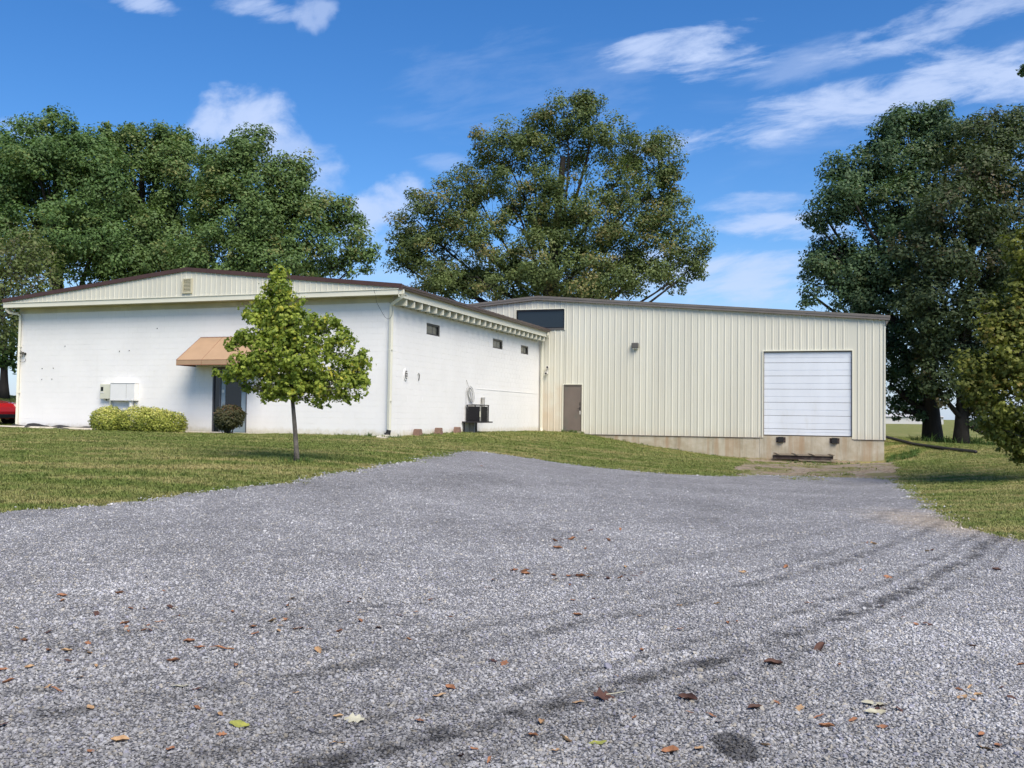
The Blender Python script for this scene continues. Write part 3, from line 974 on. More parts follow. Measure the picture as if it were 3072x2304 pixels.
downspout('downspout', [(.55, -.40, 4.85), (.55, -.40, 4.72), (.50, -.37, 4.60), (.06, -.13, 4.42), (0.0, -.085, 4.35), (-.005, -.08, 4.2), (-.03, -.08, .22)], .11, .09, MATS['cream_metal'], WB, bands=((-.012, -.08, 2.9), (-.02, -.08, 1.2)))
MB().tube([(-.03, -.08, .24), (-.05, -.09, .12), (-.12, -.14, .06)], [.075, .085, .09], 12).build('drain_boot', MATS['black_rubber'], WB)
downspout('downspout', [(-16.42, -.42, 4.70), (-16.42, -.42, 4.62), (-16.36, -.36, 4.52), (-16.15, -.12, 4.48), (-16.11, -.07, 4.42), (-16.11, -.06, 4.30), (-16.14, -.06, .16), (-16.20, -.08, .06), (-16.36, -.16, .0)], .12, .08, MATS['cream_metal'], WB, bands=((-16.12, -.06, 3.2), (-16.13, -.06, 1.4)))
downspout('downspout', [(.55, 15.6, 4.83), (.55, 15.6, 4.70), (.5, 15.68, 4.58), (.2, 15.88, 4.45), (.16, 15.92, 4.35), (.16, 15.92, .18), (.20, 15.84, .04), (.22, 15.70, -.03)], .10, .08, MATS['cream_metal'], WB, bands=((.16, 15.92, 2.6),))
# storefront entrance
DR = empty('entrance', (-6.39, 0.06, 0.0)); DR.parent = WB
m = MB()
x0, x1 = DOOR[0] + 6.39, DOOR[1] + 6.39
m.box(x0 + .001, x0 + .05, -.05, .06, 0, 2.379); m.box(x1 - .05, x1 - .001, -.05, .06, 0, 2.379); m.box(x0 + .051, x1 - .051, -.05, .06, 2.30, 2.379)
m.box(x0 + .29, x0 + .345, -.05, .06, 0, 2.299); m.box(x0 + .051, x0 + .289, -.04, .05, 0, .06)
m.build('door_frame', MATS['frame_grey'], DR)
MB().box(x0 + .051, x0 + .289, 0, .012, .061, 2.299).build('sidelight_pane', MATS['glass_dark'], DR)
LF = empty('door_leaf', (0, 0, 0)); LF.parent = DR
lx0, lx1 = x0 + .352, x1 - .055
m = MB()
m.box(lx0, lx0 + .17, -.02, .03, .02, 2.29, .006); m.box(lx1 - .2, lx1, -.02, .03, .02, 2.29, .006); m.box(lx0 + .1701, lx1 - .2001, -.02, .03, .02, .30); m.box(lx0 + .1701, lx1 - .2001, -.02, .03, 2.17, 2.29)
m.build('door_stile', MATS['alum_blue'], LF)
MB().box(lx0 + .1702, lx1 - .2002, .0, .01, .301, 2.169).build('door_pane', MATS['glass_dark'], LF)
m = MB().tube([(lx0 + .10, -.02, 1.02), (lx0 + .10, -.075, 1.02), (lx0 + .20, -.085, 1.02)], .017, 8)
m.box(lx0 + .065, lx0 + .135, -.03, -.0205, .93, 1.12)
m.build('door_handle', MATS['steel'], LF)
MB().box(lx0 + .03, lx0 + .13, -.0255, -.0205, 1.45, 1.56).build('door_plate', MATS['white_plastic'], LF)
# awning over the entrance: slanted top, hipped ends, short valance
AW = empty('awning', (-6.25, 0, 2.36)); AW.parent = WB
def _aw(x): return x + 6.25
tl, tr, bl, br = _aw(-7.66), _aw(-4.9), _aw(-7.84), _aw(-4.72)
pr = -1.08
tzz, bzz = 1.07, .20
m = MB().add([(tl + .0, -.02, tzz), (tr, -.02, tzz), (br, pr, bzz), (bl, pr, bzz)], [(0, 1, 2, 3)])
m.add([(tl, -.02, tzz), (bl, pr, bzz), (bl, -.02, bzz)], [(0, 1, 2)])
m.add([(tr, -.02, tzz), (br, -.02, bzz), (br, pr, bzz)], [(0, 1, 2)])
m.build('canopy', MATS['fabric_tan'], AW)
m = MB()
for (p, q) in (((bl, pr), (br, pr)), ((bl, pr), (bl, -.02)), ((br, pr), (br, -.02))):
    m.add([(p[0], p[1], bzz), (q[0], q[1], bzz), (q[0], q[1], .03), (p[0], p[1], .03)], [(0, 1, 2, 3)])
m.build('valance', MATS['fabric_tan'], AW)
m = MB()
for (p, q) in (((bl, pr), (br, pr)), ((bl, pr), (bl, -.02)), ((br, pr), (br, -.02))):
    m.tube([(p[0], p[1], .025), (q[0], q[1], .025)], .014, 6)
    m.tube([(p[0], p[1], bzz), (q[0], q[1], bzz)], .007, 6)
m.tube([(tl, -.02, tzz), (tr, -.02, tzz)], .014, 6); m.tube([(tl, -.02, tzz), (bl, pr, bzz)], .010, 6); m.tube([(tr, -.02, tzz), (br, pr, bzz)], .010, 6)
m.build('awning_binding', MATS['fabric_trim'], AW)
for f_ in (.34, .67):
    MB().tube([(tl + (tr - tl) * f_, -.022, tzz + .002), (bl + (br - bl) * f_, pr, bzz + .002), (bl + (br - bl) * f_, pr - .002, .04)], .005, 5).build('fabric_seam', MATS['fabric_trim'], AW)
# side windows, sliders with a wide dark frame
for (b0, b1, z0, z1) in WINS:
    w = empty('slider_window', (-.03, b0, z0)); w.parent = WB
    L, H = b1 - b0, z1 - z0
    m = MB(); f = .045
    m.box(-.06, .02, .001, f, .001, H - .001); m.box(-.06, .02, L - .13, L - .001, .001, H - .001); m.box(-.06, .02, f + .0005, L - .1305, .001, f); m.box(-.06, .02, f + .0005, L - .1305, H - f - .03, H - .001)
    m.build('window_frame', MATS['frame_dark'], w)
    MB().box(-.025, -.02, f + .001, L * .52 - .012, f + .001, H - f - .031).build('pane', MATS['glass_blind'], w)
    MB().box(-.035, -.03, L * .52 + .012, L - .131, f + .001, H - f - .031).build('pane', MATS['glass_blind'], w)
    MB().box(-.045, -.012, L * .52 - .0118, L * .52 + .0118, f + .001, H - f - .031).build('mullion', MATS['frame_grey'], w)
# old sign anchors left in the front wall
for (px_, h_) in ((-15.0, 2.35), (-14.45, 2.36), (-15.0, 1.93), (-14.5, 1.94), (-11.3, 2.98), (-10.85, 3.0), (-13.9, 3.2), (-9.6, 3.8)):
    MB().lathe((px_, -.001, h_), [(.018, 0), (.018, -.012), (.010, -.03)], 8, 'y').build('wall_anchor', MATS['fixture_grey'], WB)
# raised paint ridge along one course of the side wall
MB().box(.002, .012, 7.7, 15.9, 1.822, 1.842).build('ledge_strip', MATS['white_paint'], WB)

# ---------------------------------------------------------------- ribbed metal building
MBD = empty('metal_building', (*ab(0, 16.12), FLOOR), BROT)
tag(MBD, 'cream ribbed metal warehouse with overhead dock door and stained concrete foundation', 'building')
MR, ME_L, ME_R = -0.13, -16.1, 15.88
MRZ, MEZ = 6.62, 5.28


def mroof(a):
    return MRZ + (MEZ - MRZ) * (abs(a - MR) / ((ME_R - MR) if a > MR else (MR - ME_L)))


PD = (1.23, 2.16, -.2, 2.27)
GD = (10.72, 14.53, -.2, 3.80)
MW = (-1.27, 1.24, 4.98, 6.00)
rib = 0.305
brk = sorted(set([round(0.10 + rib * k, 4) for k in range(-24, 53) if -6.4 < 0.10 + rib * k < ME_R - .05] + [PD[0], PD[1], GD[0], GD[1], MW[0], MW[1], -6.5, ME_R - .02]))
ribs = set(round(0.10 + rib * k, 4) for k in range(-24, 53))
for x0, x1 in zip(brk[:-1], brk[1:]):
    if x1 - x0 < .015: continue
    lo = -.115 if x0 > -.3 else 4.7
    spans = [(lo, None)]
    for hole in (PD, GD, MW):
        if hole[0] - .001 <= x0 and x1 <= hole[1] + .001:
            spans = ([(lo, hole[2])] if hole is MW else []) + [(hole[3] + .03, None)]
    prof = [(x0, 0)]
    if x0 in ribs and x1 - x0 > .1:
        prof = [(x0, 0), (x0 + .024, -.024), (x0 + .060, -.024), (x0 + .084, 0)]
        if x1 - x0 > .25:
            for mr in (.15, .225):
                prof += [(x0 + mr - .012, 0), (x0 + mr - .005, -.006), (x0 + mr + .005, -.006), (x0 + mr + .012, 0)]
    prof.append((x1, 0))
    for (z0, z1) in spans:
        vs = []
        for (xx, yy) in prof:
            top = z1 if z1 is not None else mroof(xx) - .08
            vs += [(xx, yy, z0), (xx, yy, top)]
        MB().add(vs, [(2 * i, 2 * i + 2, 2 * i + 3, 2 * i + 1) for i in range(len(prof) - 1)]).build('wall_panel', MATS['siding_metal'], MBD)
# wall behind the ribs (keeps the inside dark), sides and back
m = MB()
for (x0, x1, y0, y1) in rects_minus([(-6.5, ME_R - .05, -.1, 5.2)], [PD, GD, MW]):
    m.box(x0, x1, .02, .12, y0, y1)
m.build('inner_wall', MATS['interior'], MBD)
m = MB(); m.box(ME_R - .04, ME_R, .001, 24, -.11, MEZ - .02); m.box(ME_L, ME_L + .04, .3, 24, -.11, MEZ - .02); m.box(ME_L, ME_R, 24.0, 24.05, -.11, MEZ - .02)
m.build('side_wall', MATS['siding_metal'], MBD)
m = MB(); m.box(ME_L + .1, ME_R - .1, .13, 23.9, -.3, -.15)
m.build('interior_floor', MATS['interior'], MBD)
MB().box(ME_R - .04, ME_R + .03, -.036, -.002, -.11, MEZ - .05).build('corner_trim', MATS['siding_metal'], MBD)
for (e, s) in ((ME_L, -1), (ME_R, 1)):
    ex = e + s * .20
    ez = mroof(e) + (MEZ - MRZ) / (ME_R - MR) * .20
    MB().add([(MR, -.14, MRZ), (ex, -.14, ez), (ex, 24.1, ez), (MR, 24.1, MRZ), (MR, -.14, MRZ + .05), (ex, -.14, ez + .05), (ex, 24.1, ez + .05), (MR, 24.1, MRZ + .05)],
             [(0, 1, 2, 3), (4, 7, 6, 5), (0, 4, 5, 1), (1, 5, 6, 2), (2, 6, 7, 3)]).build('roof_slope', MATS['roof_metal'], MBD)
    m = MB()
    for (d, t0, t1) in ((-.17, .075, -.03), (-.155, -.03, -.13)):
        m.add([(MR, d, MRZ + t0), (ex, d, ez + t0), (ex, d, ez + t1), (MR, d, MRZ + t1), (MR, -.035, MRZ + t0 - .002), (ex, -.035, ez + t0 - .002), (ex, -.035, ez + t1), (MR, -.035, MRZ + t1)],
              [(0, 3, 2, 1), (0, 1, 5, 4), (3, 7, 6, 2), (1, 2, 6, 5)])
    m.add([(MR, -.172, MRZ + .03), (ex, -.172, ez + .03), (ex, -.172, ez + .012), (MR, -.172, MRZ + .012)], [(0, 3, 2, 1)])
    m.build('rake_trim', MATS['trim_grey'], MBD)
m = MB(); ez = MEZ - .03
m.prism([(ME_R + .04, ez - .34), (ME_R + .14, ez - .16), (ME_R + .215, ez - .02), (ME_R + .215, ez + .10), (ME_R + .04, ez + .07)], 1, -.12, 24)
m.build('eave_gutter', MATS['trim_grey'], MBD)
# flashing under the siding, foundation in pieces with the dock opening projecting slightly
m = MB(); m.box(-.1, PD[0] - .03, -.045, -.003, -.135, -.117); m.box(PD[1] + .03, GD[0] - .002, -.045, -.003, -.135, -.117); m.box(GD[1] + .002, ME_R + .03, -.045, -.003, -.135, -.117)
m.build('base_flashing', MATS['gutter_brown'], MBD)
MB().box(-.2, GD[0] - .14, -.012, .3, -1.9, -.136).build('foundation_wall', MATS['concrete'], MBD)
MB().box(GD[0] - .139, GD[1] + .06, -.03, .3, -1.9, -.02).build('dock_face', MATS['concrete'], MBD)
MB().box(GD[1] + .061, ME_R - .03, -.012, .3, -1.9, -.136).build('foundation_wall', MATS['concrete'], MBD)
MB().box(ME_R - .30, ME_R - .031, .301, 24, -1.9, -.136).build('foundation_wall', MATS['concrete'], MBD)
MB().box(PD[0] - .15, PD[1] + .15, -.10, -.0125, -.40, .015).build('door_sill', MATS['concrete'], MBD)
# personnel door
D2 = empty('personnel_door', (PD[0], .02, .06)); D2.parent = MBD
w, h = PD[1] - PD[0], PD[3] - .06
m = MB(); m.box(.002, .035, -.05, .05, -.04, h - .002); m.box(w - .035, w - .002, -.05, .05, -.04, h - .002); m.box(.0355, w - .0355, -.05, .05, h - .035, h - .002)
m.build('door_frame', MATS['door_brown'], D2)
lf = MB().box(.038, w - .038, -.022, .02, -.02, h - .038, .004).build('door_leaf', MATS['door_brown'], D2)
m = MB().box(w - .115, w - .075, -.034, -.0225, .98, 1.16, .003)
m.tube([(w - .095, -.03, 1.06), (w - .095, -.08, 1.06), (w - .20, -.085, 1.06)], .012, 8)
m.build('lever_handle', MATS['frame_dark'], lf)
MB().box(w - .113, w - .077, -.033, -.0225, 1.21, 1.37, .003).build('lock_plate', MATS['frame_dark'], lf)
MB().box(w - .105, w - .065, -.034, -.0225, .78, .955, .003).build('strike_guard', MATS['white_plastic'], lf)
m = MB(); m.box(PD[0] - .045, PD[0] - .002, -.045, -.001, -.11, PD[3] + .02); m.box(PD[1] + .002, PD[1] + .03, -.045, -.001, -.11, PD[3] + .02); m.box(PD[0] - .045, PD[1] + .03, -.045, -.001, PD[3] + .021, PD[3] + .06)
m.build('door_casing', MATS['cream_metal'], MBD)
# overhead dock door, six sections each with a pressed groove
OD = empty('overhead_door', (GD[0], .05, .0)); OD.parent = MBD
w = GD[1] - GD[0]
zs = [0.015, .30, .90, 1.50, 2.10, 2.70, 3.30, 3.90]
for z0, z1 in zip(zs[:-1], zs[1:]):
    if z1 > 3.8: z1 = 3.82
    gz_ = z0 + (z1 - z0) * (.43 if z1 - z0 > .5 else .5)
    p = [(0.02, z0 + .006), (0, z0 + .014), (0, gz_ - .012), (.012, gz_ - .006), (.012, gz_ + .006), (0, gz_ + .012), (0, z1 - .014), (0.02, z1 - .006), (.045, z1 - .006), (.045, z0 + .006)]
    MB().prism(p, 0, .03, w - .03).build('door_section', MATS['door_white'], OD)
MB().box(.03, w - .03, .046, .06, .0, 3.8).build('door_backing', MATS['frame_grey'], OD)
m = MB(); m.box(.001, .029, -.05, .05, -.02, 3.80); m.box(w - .029, w - .001, -.05, .05, -.02, 3.80); m.box(.0295, w - .0295, -.05, -.01, 3.775, 3.80)
m.build('door_jamb', MATS['door_brown'], OD)
m = MB(); m.box(GD[0] - .05, GD[0] - .002, -.05, -.001, -.11, GD[3] + .02); m.box(GD[1] + .002, GD[1] + .05, -.05, -.001, -.11, GD[3] + .02); m.box(GD[0] - .05, GD[1] + .05, -.05, -.001, GD[3] + .021, GD[3] + .07)
m.build('door_casing', MATS['cream_metal'], MBD)
for bx in (11.50, 13.80):
    bp = empty('dock_bumper', (bx, -.032, -.30)); bp.parent = MBD
    MB().box(-.12, .12, -.11, -.013, -.02, .24, .012).build('rubber_pad', MATS['black_rubber'], bp)
    for s in (-1, 1):
        m = MB(); m.box(s * .165 - .04, s * .165 + .04, -.022, 0, -.005, .225)
        for q in (.04, .18): m.lathe((s * .165, -.022, q), [(.014, 0), (.014, -.014)], 8, 'y')
        m.build('bumper_bracket', MATS['dark_wood'], bp)
# long window high in the gable
WN = empty('gable_window', (MW[0], .03, MW[2])); WN.parent = MBD
w, h = MW[1] - MW[0], MW[3] - MW[2]
m = MB(); m.box(.002, .05, -.05, .06, .10, h - .002); m.box(w - .05, w - .002, -.05, .06, .10, h - .002); m.box(.0505, w - .0505, -.05, .06, h - .07, h - .002); m.box(.0505, w - .0505, -.05, .06, .10, .145)
m.build('window_frame', MATS['frame_dark'], WN)
MB().box(.051, w - .051, .01, .02, .146, h - .071).build('pane', MATS['glass_dark'], WN)
MB().box(.0, w, -.07, .05, .0, .0985).build('window_sill', MATS['fixture_grey'], WN)
m = MB(); m.box(MW[0] - .04, MW[0] - .001, -.045, -.001, MW[2], MW[3] + .02); m.box(MW[1] + .001, MW[1] + .04, -.045, -.001, MW[2], MW[3] + .02); m.box(MW[0] - .04, MW[1] + .04, -.045, -.001, MW[3] + .021, MW[3] + .055)
m.build('window_casing', MATS['cream_metal'], MBD)


# ---------------------------------------------------------------- things fixed to or standing by the walls
def wthing(name, a, b, h, label, cat, group=None, rz=0.0):
    x, y = ab(a, b)
    return tag(empty(name, (x, y, FLOOR + h), BROT + rz), label, cat, group)


t = wthing('wall_light', 4.79, 16.12 - .034, 4.05, 'small dark grey box light high on the cream ribbed wall', 'wall light')
MB().prism([(-.20, .0), (-.20, .0), (-.19, -.10), (-.06, -.17), (.10, -.17), (.12, -.12), (.12, .0)][1:], 0, -.17, .17).build('housing', MATS['fixture_grey'], t) if False else None
m = MB().box(-.16, .16, -.17, 0, -.02, .24, .025); m.build('housing', MATS['fixture_grey'], t)
MB().box(-.125, .125, -.14, -.01, -.055, -.0205, .01).build('lens', MATS['lamp_glass'], t)
t = wthing('floodlight', .40, 16.12 - .033, 2.82, 'twin white floodlight heads one above the other on the stained metal wall', 'floodlight')
MB().box(-.03, .03, -.03, 0, .0, .32, .006).build('mount_bar', MATS['white_plastic'], t)
for (z, dx) in ((.32, .05), (.02, -.02)):
    hd = MB().lathe((dx, -.03, z), [(.02, 0), (.045, -.03), (.055, -.10), (.075, -.17), (.07, -.175)], 14, 'y').build('lamp_head', MATS['white_plastic'], t, True)
    MB().lathe((dx, -.2, z), [(.055, 0), (.052, -.008)], 14, 'y').build('lens', MATS['frame_dark'], hd)
t = wthing('meter_box', -11.72, 0, 1.19, 'cream electric meter box with small dark window on the white wall', 'meter box')
MB().box(-.30, .30, -.17, -.002, 0, .56, .02).build('cabinet', MATS['box_cream'], t)
MB().box(-.25, -.14, -.176, -.171, .30, .45).build('meter_window', MATS['frame_dark'], t)
MB().box(-.26, -.10, -.182, -.171, .235, .262).build('hasp', MATS['box_white'], t)
MB().tube([(-.05, -.09, .0), (-.05, -.09, -.06)], .028, 8).build('hub', MATS['wire_dark'], t)
MB().tube([(.12, -.07, .0), (.12, -.06, -.9)], .04, 8).build('conduit', MATS['box_cream'], t)
t = wthing('panel_box', -10.93, 0, 1.17, 'wide white electric panel box beside the meter box above the hedge', 'panel box')
MB().box(-.56, .56, -.22, -.002, .0, .60, .012).build('cabinet', MATS['box_white'], t)
MB().box(-.57, .57, -.235, -.002, .6005, .63, .006).build('cabinet_lip', MATS['box_white'], t)
MB().box(-.57, .57, -.235, -.002, -.035, -.0005, .006).build('cabinet_lip', MATS['box_white'], t)
MB().box(.18, .19, -.226, -.2205, .03, .57).build('door_seam', MATS['wire'], t)
MB().tube([(.33, -.11, -.036), (.33, -.10, -1.1)], .075, 12).build('conduit', MATS['box_white'], t)
t = wthing('security_camera', -15.86, 0, 2.92, 'small grey camera with looped cables by the left downspout of the white wall', 'camera')
m = MB().lathe((0, -.02, .0), [(.05, .018), (.05, -.01)], 12, 'y'); m.tube([(0, -.02, 0), (0, -.10, .0)], .018, 8)
m.build('bracket', MATS['wire_dark'], t)
MB().obox((-.03, -.14, .02), (.045, .07, .02), (-.03, .03, .0), (.0, -.02, .035)).build('camera_body', MATS['fixture_grey'], t)
m = MB()
for (cx, cz, rr) in ((-.27, .0, .15), (-.10, -.17, .15)):
    m.tube([(cx + rr * math.cos(s), -.05 - .03 * math.sin(s * 2), cz + rr * math.sin(s)) for s in np.linspace(0.3, 6.2, 22)], .008, 5)
m.tube([(-.4, -.05, .35), (-.25, -.05, .15), (0, -.05, 0)], .008, 5)
m.build('cable', MATS['wire_dark'], t)
t = wthing('wire_loop', -.42, -OV - .03, 3.9, 'thin wire hanging from the fascia to the corner downspout', 'wire')
m = MB().tube([(-.02, 0, .95), (.05, .02, .75), (.06, .05, .55), (.12, .25, .30), (.20, .38, .10), (.30, .40, .02), (.40, .38, .04), (.48, .36, .14), (.50, .36, .35), (.46, .36, .52), (.38, .36, .56)], .006, 5)
m.build('wire', MATS['wire_dark'], t)
t = wthing('wall_vent', 0, 1.02, 2.02, 'small oval grey vent on the white side wall near the corner', 'vent', rz=math.pi / 2)
m = MB()
for (rx, rzv, d0, d1, nm, mt) in ((.14, .20, 0, .03, 'collar', 'box_white'), (.085, .14, .0305, .05, 'grille', 'fixture_grey')):
    p = [(rx * math.cos(s), rzv * math.sin(s) + .1) for s in np.linspace(0, 2 * math.pi, 20, endpoint=False)]
    MB().prism(p, 1, -d1, -d0 - .001).build(nm, MATS[mt], t)
for k in range(3):
    MB().box(-.06, .06, -.056, -.0505, .0 + k * .08, .025 + k * .08).build('louvre', MATS['box_white'], t)
t = wthing('wall_hook', 0, 2.02, 1.98, 'small metal hook on the white side wall beside the oval vent', 'hook', rz=math.pi / 2)
MB().tube([(0, -.002, .22), (0, -.05, .22), (0, -.07, .18), (.0, -.05, .02), (.02, -.03, -.02)], .017, 6).build('hook_rod', MATS['fixture_grey'], t)
MB().box(-.05, .05, -.02, -.002, .18, .28, .008).build('back_plate', MATS['box_white'], t)
# air conditioner on its stand
t = wthing('equipment_stand', 0.02, 6.1, 0.0, 'black steel shelf on a grey post carrying the air conditioner', 'stand')
MB().box(0, .74, .0, 1.45, .455, .505).build('shelf_plate', MATS['black_plastic'], t)
MB().box(.03, .08, .08, .13, -.5, .4545).build('leg', MATS['black_plastic'], t)
MB().box(.40, .46, .40, .46, -.5, .4545).build('leg', MATS['black_plastic'], t)
m = MB()
for k in range(6): m.box(.13 + k * .044, .13 + k * .044 + .036, .36, .42, -.5, .454, .006)
m.box(.135, .388, .375, .41, -.5, .453)
m.build('ribbed_post', MATS['ac_grey'], t)
t = wthing('air_conditioner', .08, 6.46, .507, 'black boxy air conditioner unit on a raised stand by the white wall', 'air conditioner')
MB().box(.03, .54, .03, .83, .012, .60).build('coil_core', MATS['ac_dark'], t)
for (x, y) in ((0.0, 0.0), (.57, 0.0), (0, .86), (.57, .86)):
    MB().box(x - .022, x + .022, y - .022, y + .022, .0, .63, .006).build('corner_post', MATS['ac_grey' if (x > .5 and y < .1) else 'ac_dark'], t)
m = MB(); m.box(-.03, .60, -.03, .89, .631, .665, .01); m.build('top_cover', MATS['ac_dark'], t)
m = MB()
for s in range(4):
    m.lathe((.285, .43, .666), [(.26 - s * .06, 0), (.26 - s * .06, .02), (.25 - s * .06, .02), (.25 - s * .06, 0)], 24)
m.build('fan_guard', MATS['wire'], t)
for k in range(16):
    z = .035 + k * .036
    MB().box(.025, .545, -.012, .0295, z, z + .020).build('louvre', MATS['black_plastic'], t)
    MB().box(.5405, .582, .025, .835, z, z + .020).build('louvre', MATS['black_plastic'], t)
MB().box(.548, .585, -.026, -.0225, .18, .40).build('sticker', MATS['box_cream'], t)
MB().box(-.03, .60, -.03, .89, .0, .0115).build('base_pan', MATS['ac_dark'], t)
t = wthing('vent_pipe', .10, 8.15, 0, 'short grey pipe standing behind the air conditioner', 'pipe')
MB().tube([(-.09, 0, .62), (-.02, 0, .62), (0, 0, .68), (0, 0, 1.44)], .075, 14).build('pipe_body', MATS['ac_grey'], t, True)
MB().lathe((0, 0, 1.4401), [(.085, 0), (.085, .05), (.07, .055)], 14).build('pipe_cap', MATS['wire'], t)
t = wthing('cable_coil', 0.03, 6.75, 1.2, 'bundle of looped grey cable hanging on the white wall above the air conditioner', 'cable')
m = MB()
for k in range(7):
    w_, ht = .16 + .05 * random.random(), .45 + .3 * random.random()
    off = random.uniform(-.1, .28)
    top = (random.uniform(-.02, .05), random.uniform(-.06, .1), .66 + random.uniform(-.05, .06))
    pts = []
    for s in np.linspace(0, 1, 15):
        an = 2 * math.pi * s
        pts.append((top[0] + .03 + .02 * math.sin(an), top[1] + off * (1 - math.cos(an)) / 2 + w_ * math.sin(an), top[2] - ht * (1 - math.cos(an)) / 2))
    m.tube(pts, .009, 5)
m.tube([(.0, -.28, .95), (.02, -.12, .72), (.03, -.02, .62)], .009, 5)
m.tube([(.02, -.30, .62), (.02, -.34, .2), (.03, -.32, -.1), (.10, -.28, -.2)], .009, 5)
m.build('cable_loops', MATS['wire'], t)
for k, (b, lab) in enumerate(((1.62, 'tapered brown block nearest the corner downspout at the foot of the white side wall'), (3.40, 'tapered brown block in the middle of the three along the white side wall'), (5.15, 'tapered brown block nearest the air conditioner stand along the white side wall'))):
    x, y = ab(.22, b)
    o = empty('tapered_block', (x, y, float(hz(x, y))), BROT + random.uniform(-.15, .15))
    tag(o, lab, 'block', 'tapered brown blocks along the white wall')
    s0, s1, hh = .145, .105, .23
    MB().add([(-s0, -s0, -.1), (s0, -s0, -.1), (s0, s0, -.1), (-s0, s0, -.1), (-s1, -s1, hh), (s1, -s1, hh), (s1, s1, hh), (-s1, s1, hh)],
             [(0, 3, 2, 1), (0, 1, 5, 4), (1, 2, 6, 5), (2, 3, 7, 6), (3, 0, 4, 7)]).build('body', MATS['block_brown'], o)
    m = MB()
    i1 = s1 - .02
    m.add([(-s1, -s1, hh + .0), (s1, -s1, hh), (s1, s1, hh), (-s1, s1, hh), (-i1, -i1, hh + .012), (i1, -i1, hh + .012), (i1, i1, hh + .012), (-i1, i1, hh + .012)], [(0, 1, 5, 4), (1, 2, 6, 5), (2, 3, 7, 6), (3, 0, 4, 7), (4, 5, 6, 7)])
    m.build('chamfered_top', MATS['block_brown'], o)
x, y = ab(.02, -.55)
o = tag(empty('splash_block', (x, y, float(hz(x, y))), BROT + .2), 'small pale concrete splash block under the corner downspout', 'splash block')
MB().add([(-.12, .3, 0), (.12, .3, 0), (.17, -.25, 0), (-.17, -.25, 0), (-.12, .3, .10), (.12, .3, .10), (.17, -.25, .06), (-.17, -.25, .06), (-.09, .25, .05), (.09, .25, .05), (.13, -.25, .03), (-.13, -.25, .03)],
         [(0, 1, 5, 4), (1, 2, 6, 5), (3, 0, 4, 7), (4, 5, 9, 8), (5, 6, 10, 9), (7, 4, 8, 11), (8, 9, 10, 11), (2, 3, 7, 11, 10, 6)]).build('trough', MATS['sidewalk'], o)
# old timber step lying under the dock door
x, y = ab(12.55, 15.55)
o = tag(empty('timber_pallet', (x, y, float(hz(x, y)) + .0), BROT + .02), 'weathered broken timber pallet lying on the dirt under the dock door', 'pallet')
for (yy, zz, mt, l0, l1) in ((-.25, .17, 'dark_wood', -1.36, 1.18), (.25, .19, 'dark_wood', -1.36, 1.2), (.0, .18, 'dark_wood', -1.34, 1.2)):
    MB().box(l0, l1, yy - .03, yy + .03, zz - .10, zz + .06, .006).build('stringer', MATS[mt], o)
for k, (yy, w_) in enumerate(((-.30, .13), (-.14, .12), (.02, .14), (.18, .12), (.32, .1))):
    MB().obox((-.08 + .04 * (k % 2), yy, .262 + .006 * k), (1.27, .01, -.006 * (k % 3)), (0, w_ / 2 - .01, 0), (0, 0, .013)).build('deck_plank', MATS['old_wood'], o)
for xx in (-1.2, -.42, .30, 1.12):
    MB().obox((xx, -.04, .315), (.055, .02, 0), (-.10, .36, .012), (0, 0, .013)).build('cross_slat', MATS['old_wood'], o)
MB().obox((.55, -.36, .045), (.80, .03, -.01), (0, .06, 0), (0, 0, .02)).build('loose_plank', MATS['old_wood'], o)
MB().obox((1.22, -.30, .10), (.13, .05, .02), (-.02, .07, 0), (0, 0, .018)).build('loose_plank', MATS['old_wood'], o)
# black drain hose running from the warehouse corner out over the bank
path = [(17.15, 43.9, .86), (17.45, 43.6, .76), (17.9, 43.0, .60)]
for (x, y) in ((18.05, 42.0), (18.2, 40.6), (18.3, 39.0), (18.3, 37.6), (18.2, 36.6)):
    path.append((x, y, float(hz(x, y)) + .06))
dense = []
for i in range(len(path) - 1):
    for s in np.linspace(0, 1, 26, endpoint=False):
        dense.append(tuple(np.array(path[i]) * (1 - s) + np.array(path[i + 1]) * s))
rads = [.062 + .008 * (k % 2) for k in range(len(dense))]
o = MB().tube(dense, rads, 12).build('drain_hose', MATS['black_plastic'], smooth=True)
tag(o, 'black corrugated drain hose running from the warehouse corner down the grass bank', 'hose')

# ---------------------------------------------------------------- red car at the left edge
p = at(22, 1274, 40.0)
CZ = 1.16
car = tag(empty('red_car', (p[0], p[1], float(hz(p[0], p[1]))), R(-8)), 'red car nose showing behind the left end of the white building', 'car')
car.scale = (1.12, 1.12, CZ)
prof = [(-.02, .24), (.0, .50), (-.05, .66), (-.2, .80), (-.55, .86), (-1.15, .94), (-1.75, 1.38), (-2.1, 1.47), (-3.0, 1.46), (-3.6, 1.05), (-4.15, .98), (-4.3, .55), (-4.25, .24)]


def arch(cx, r0=.37):
    return [(cx + r0 * math.cos(s), .30 + r0 * math.sin(s)) for s in np.linspace(math.pi * 1.06, -math.pi * .06, 12)]


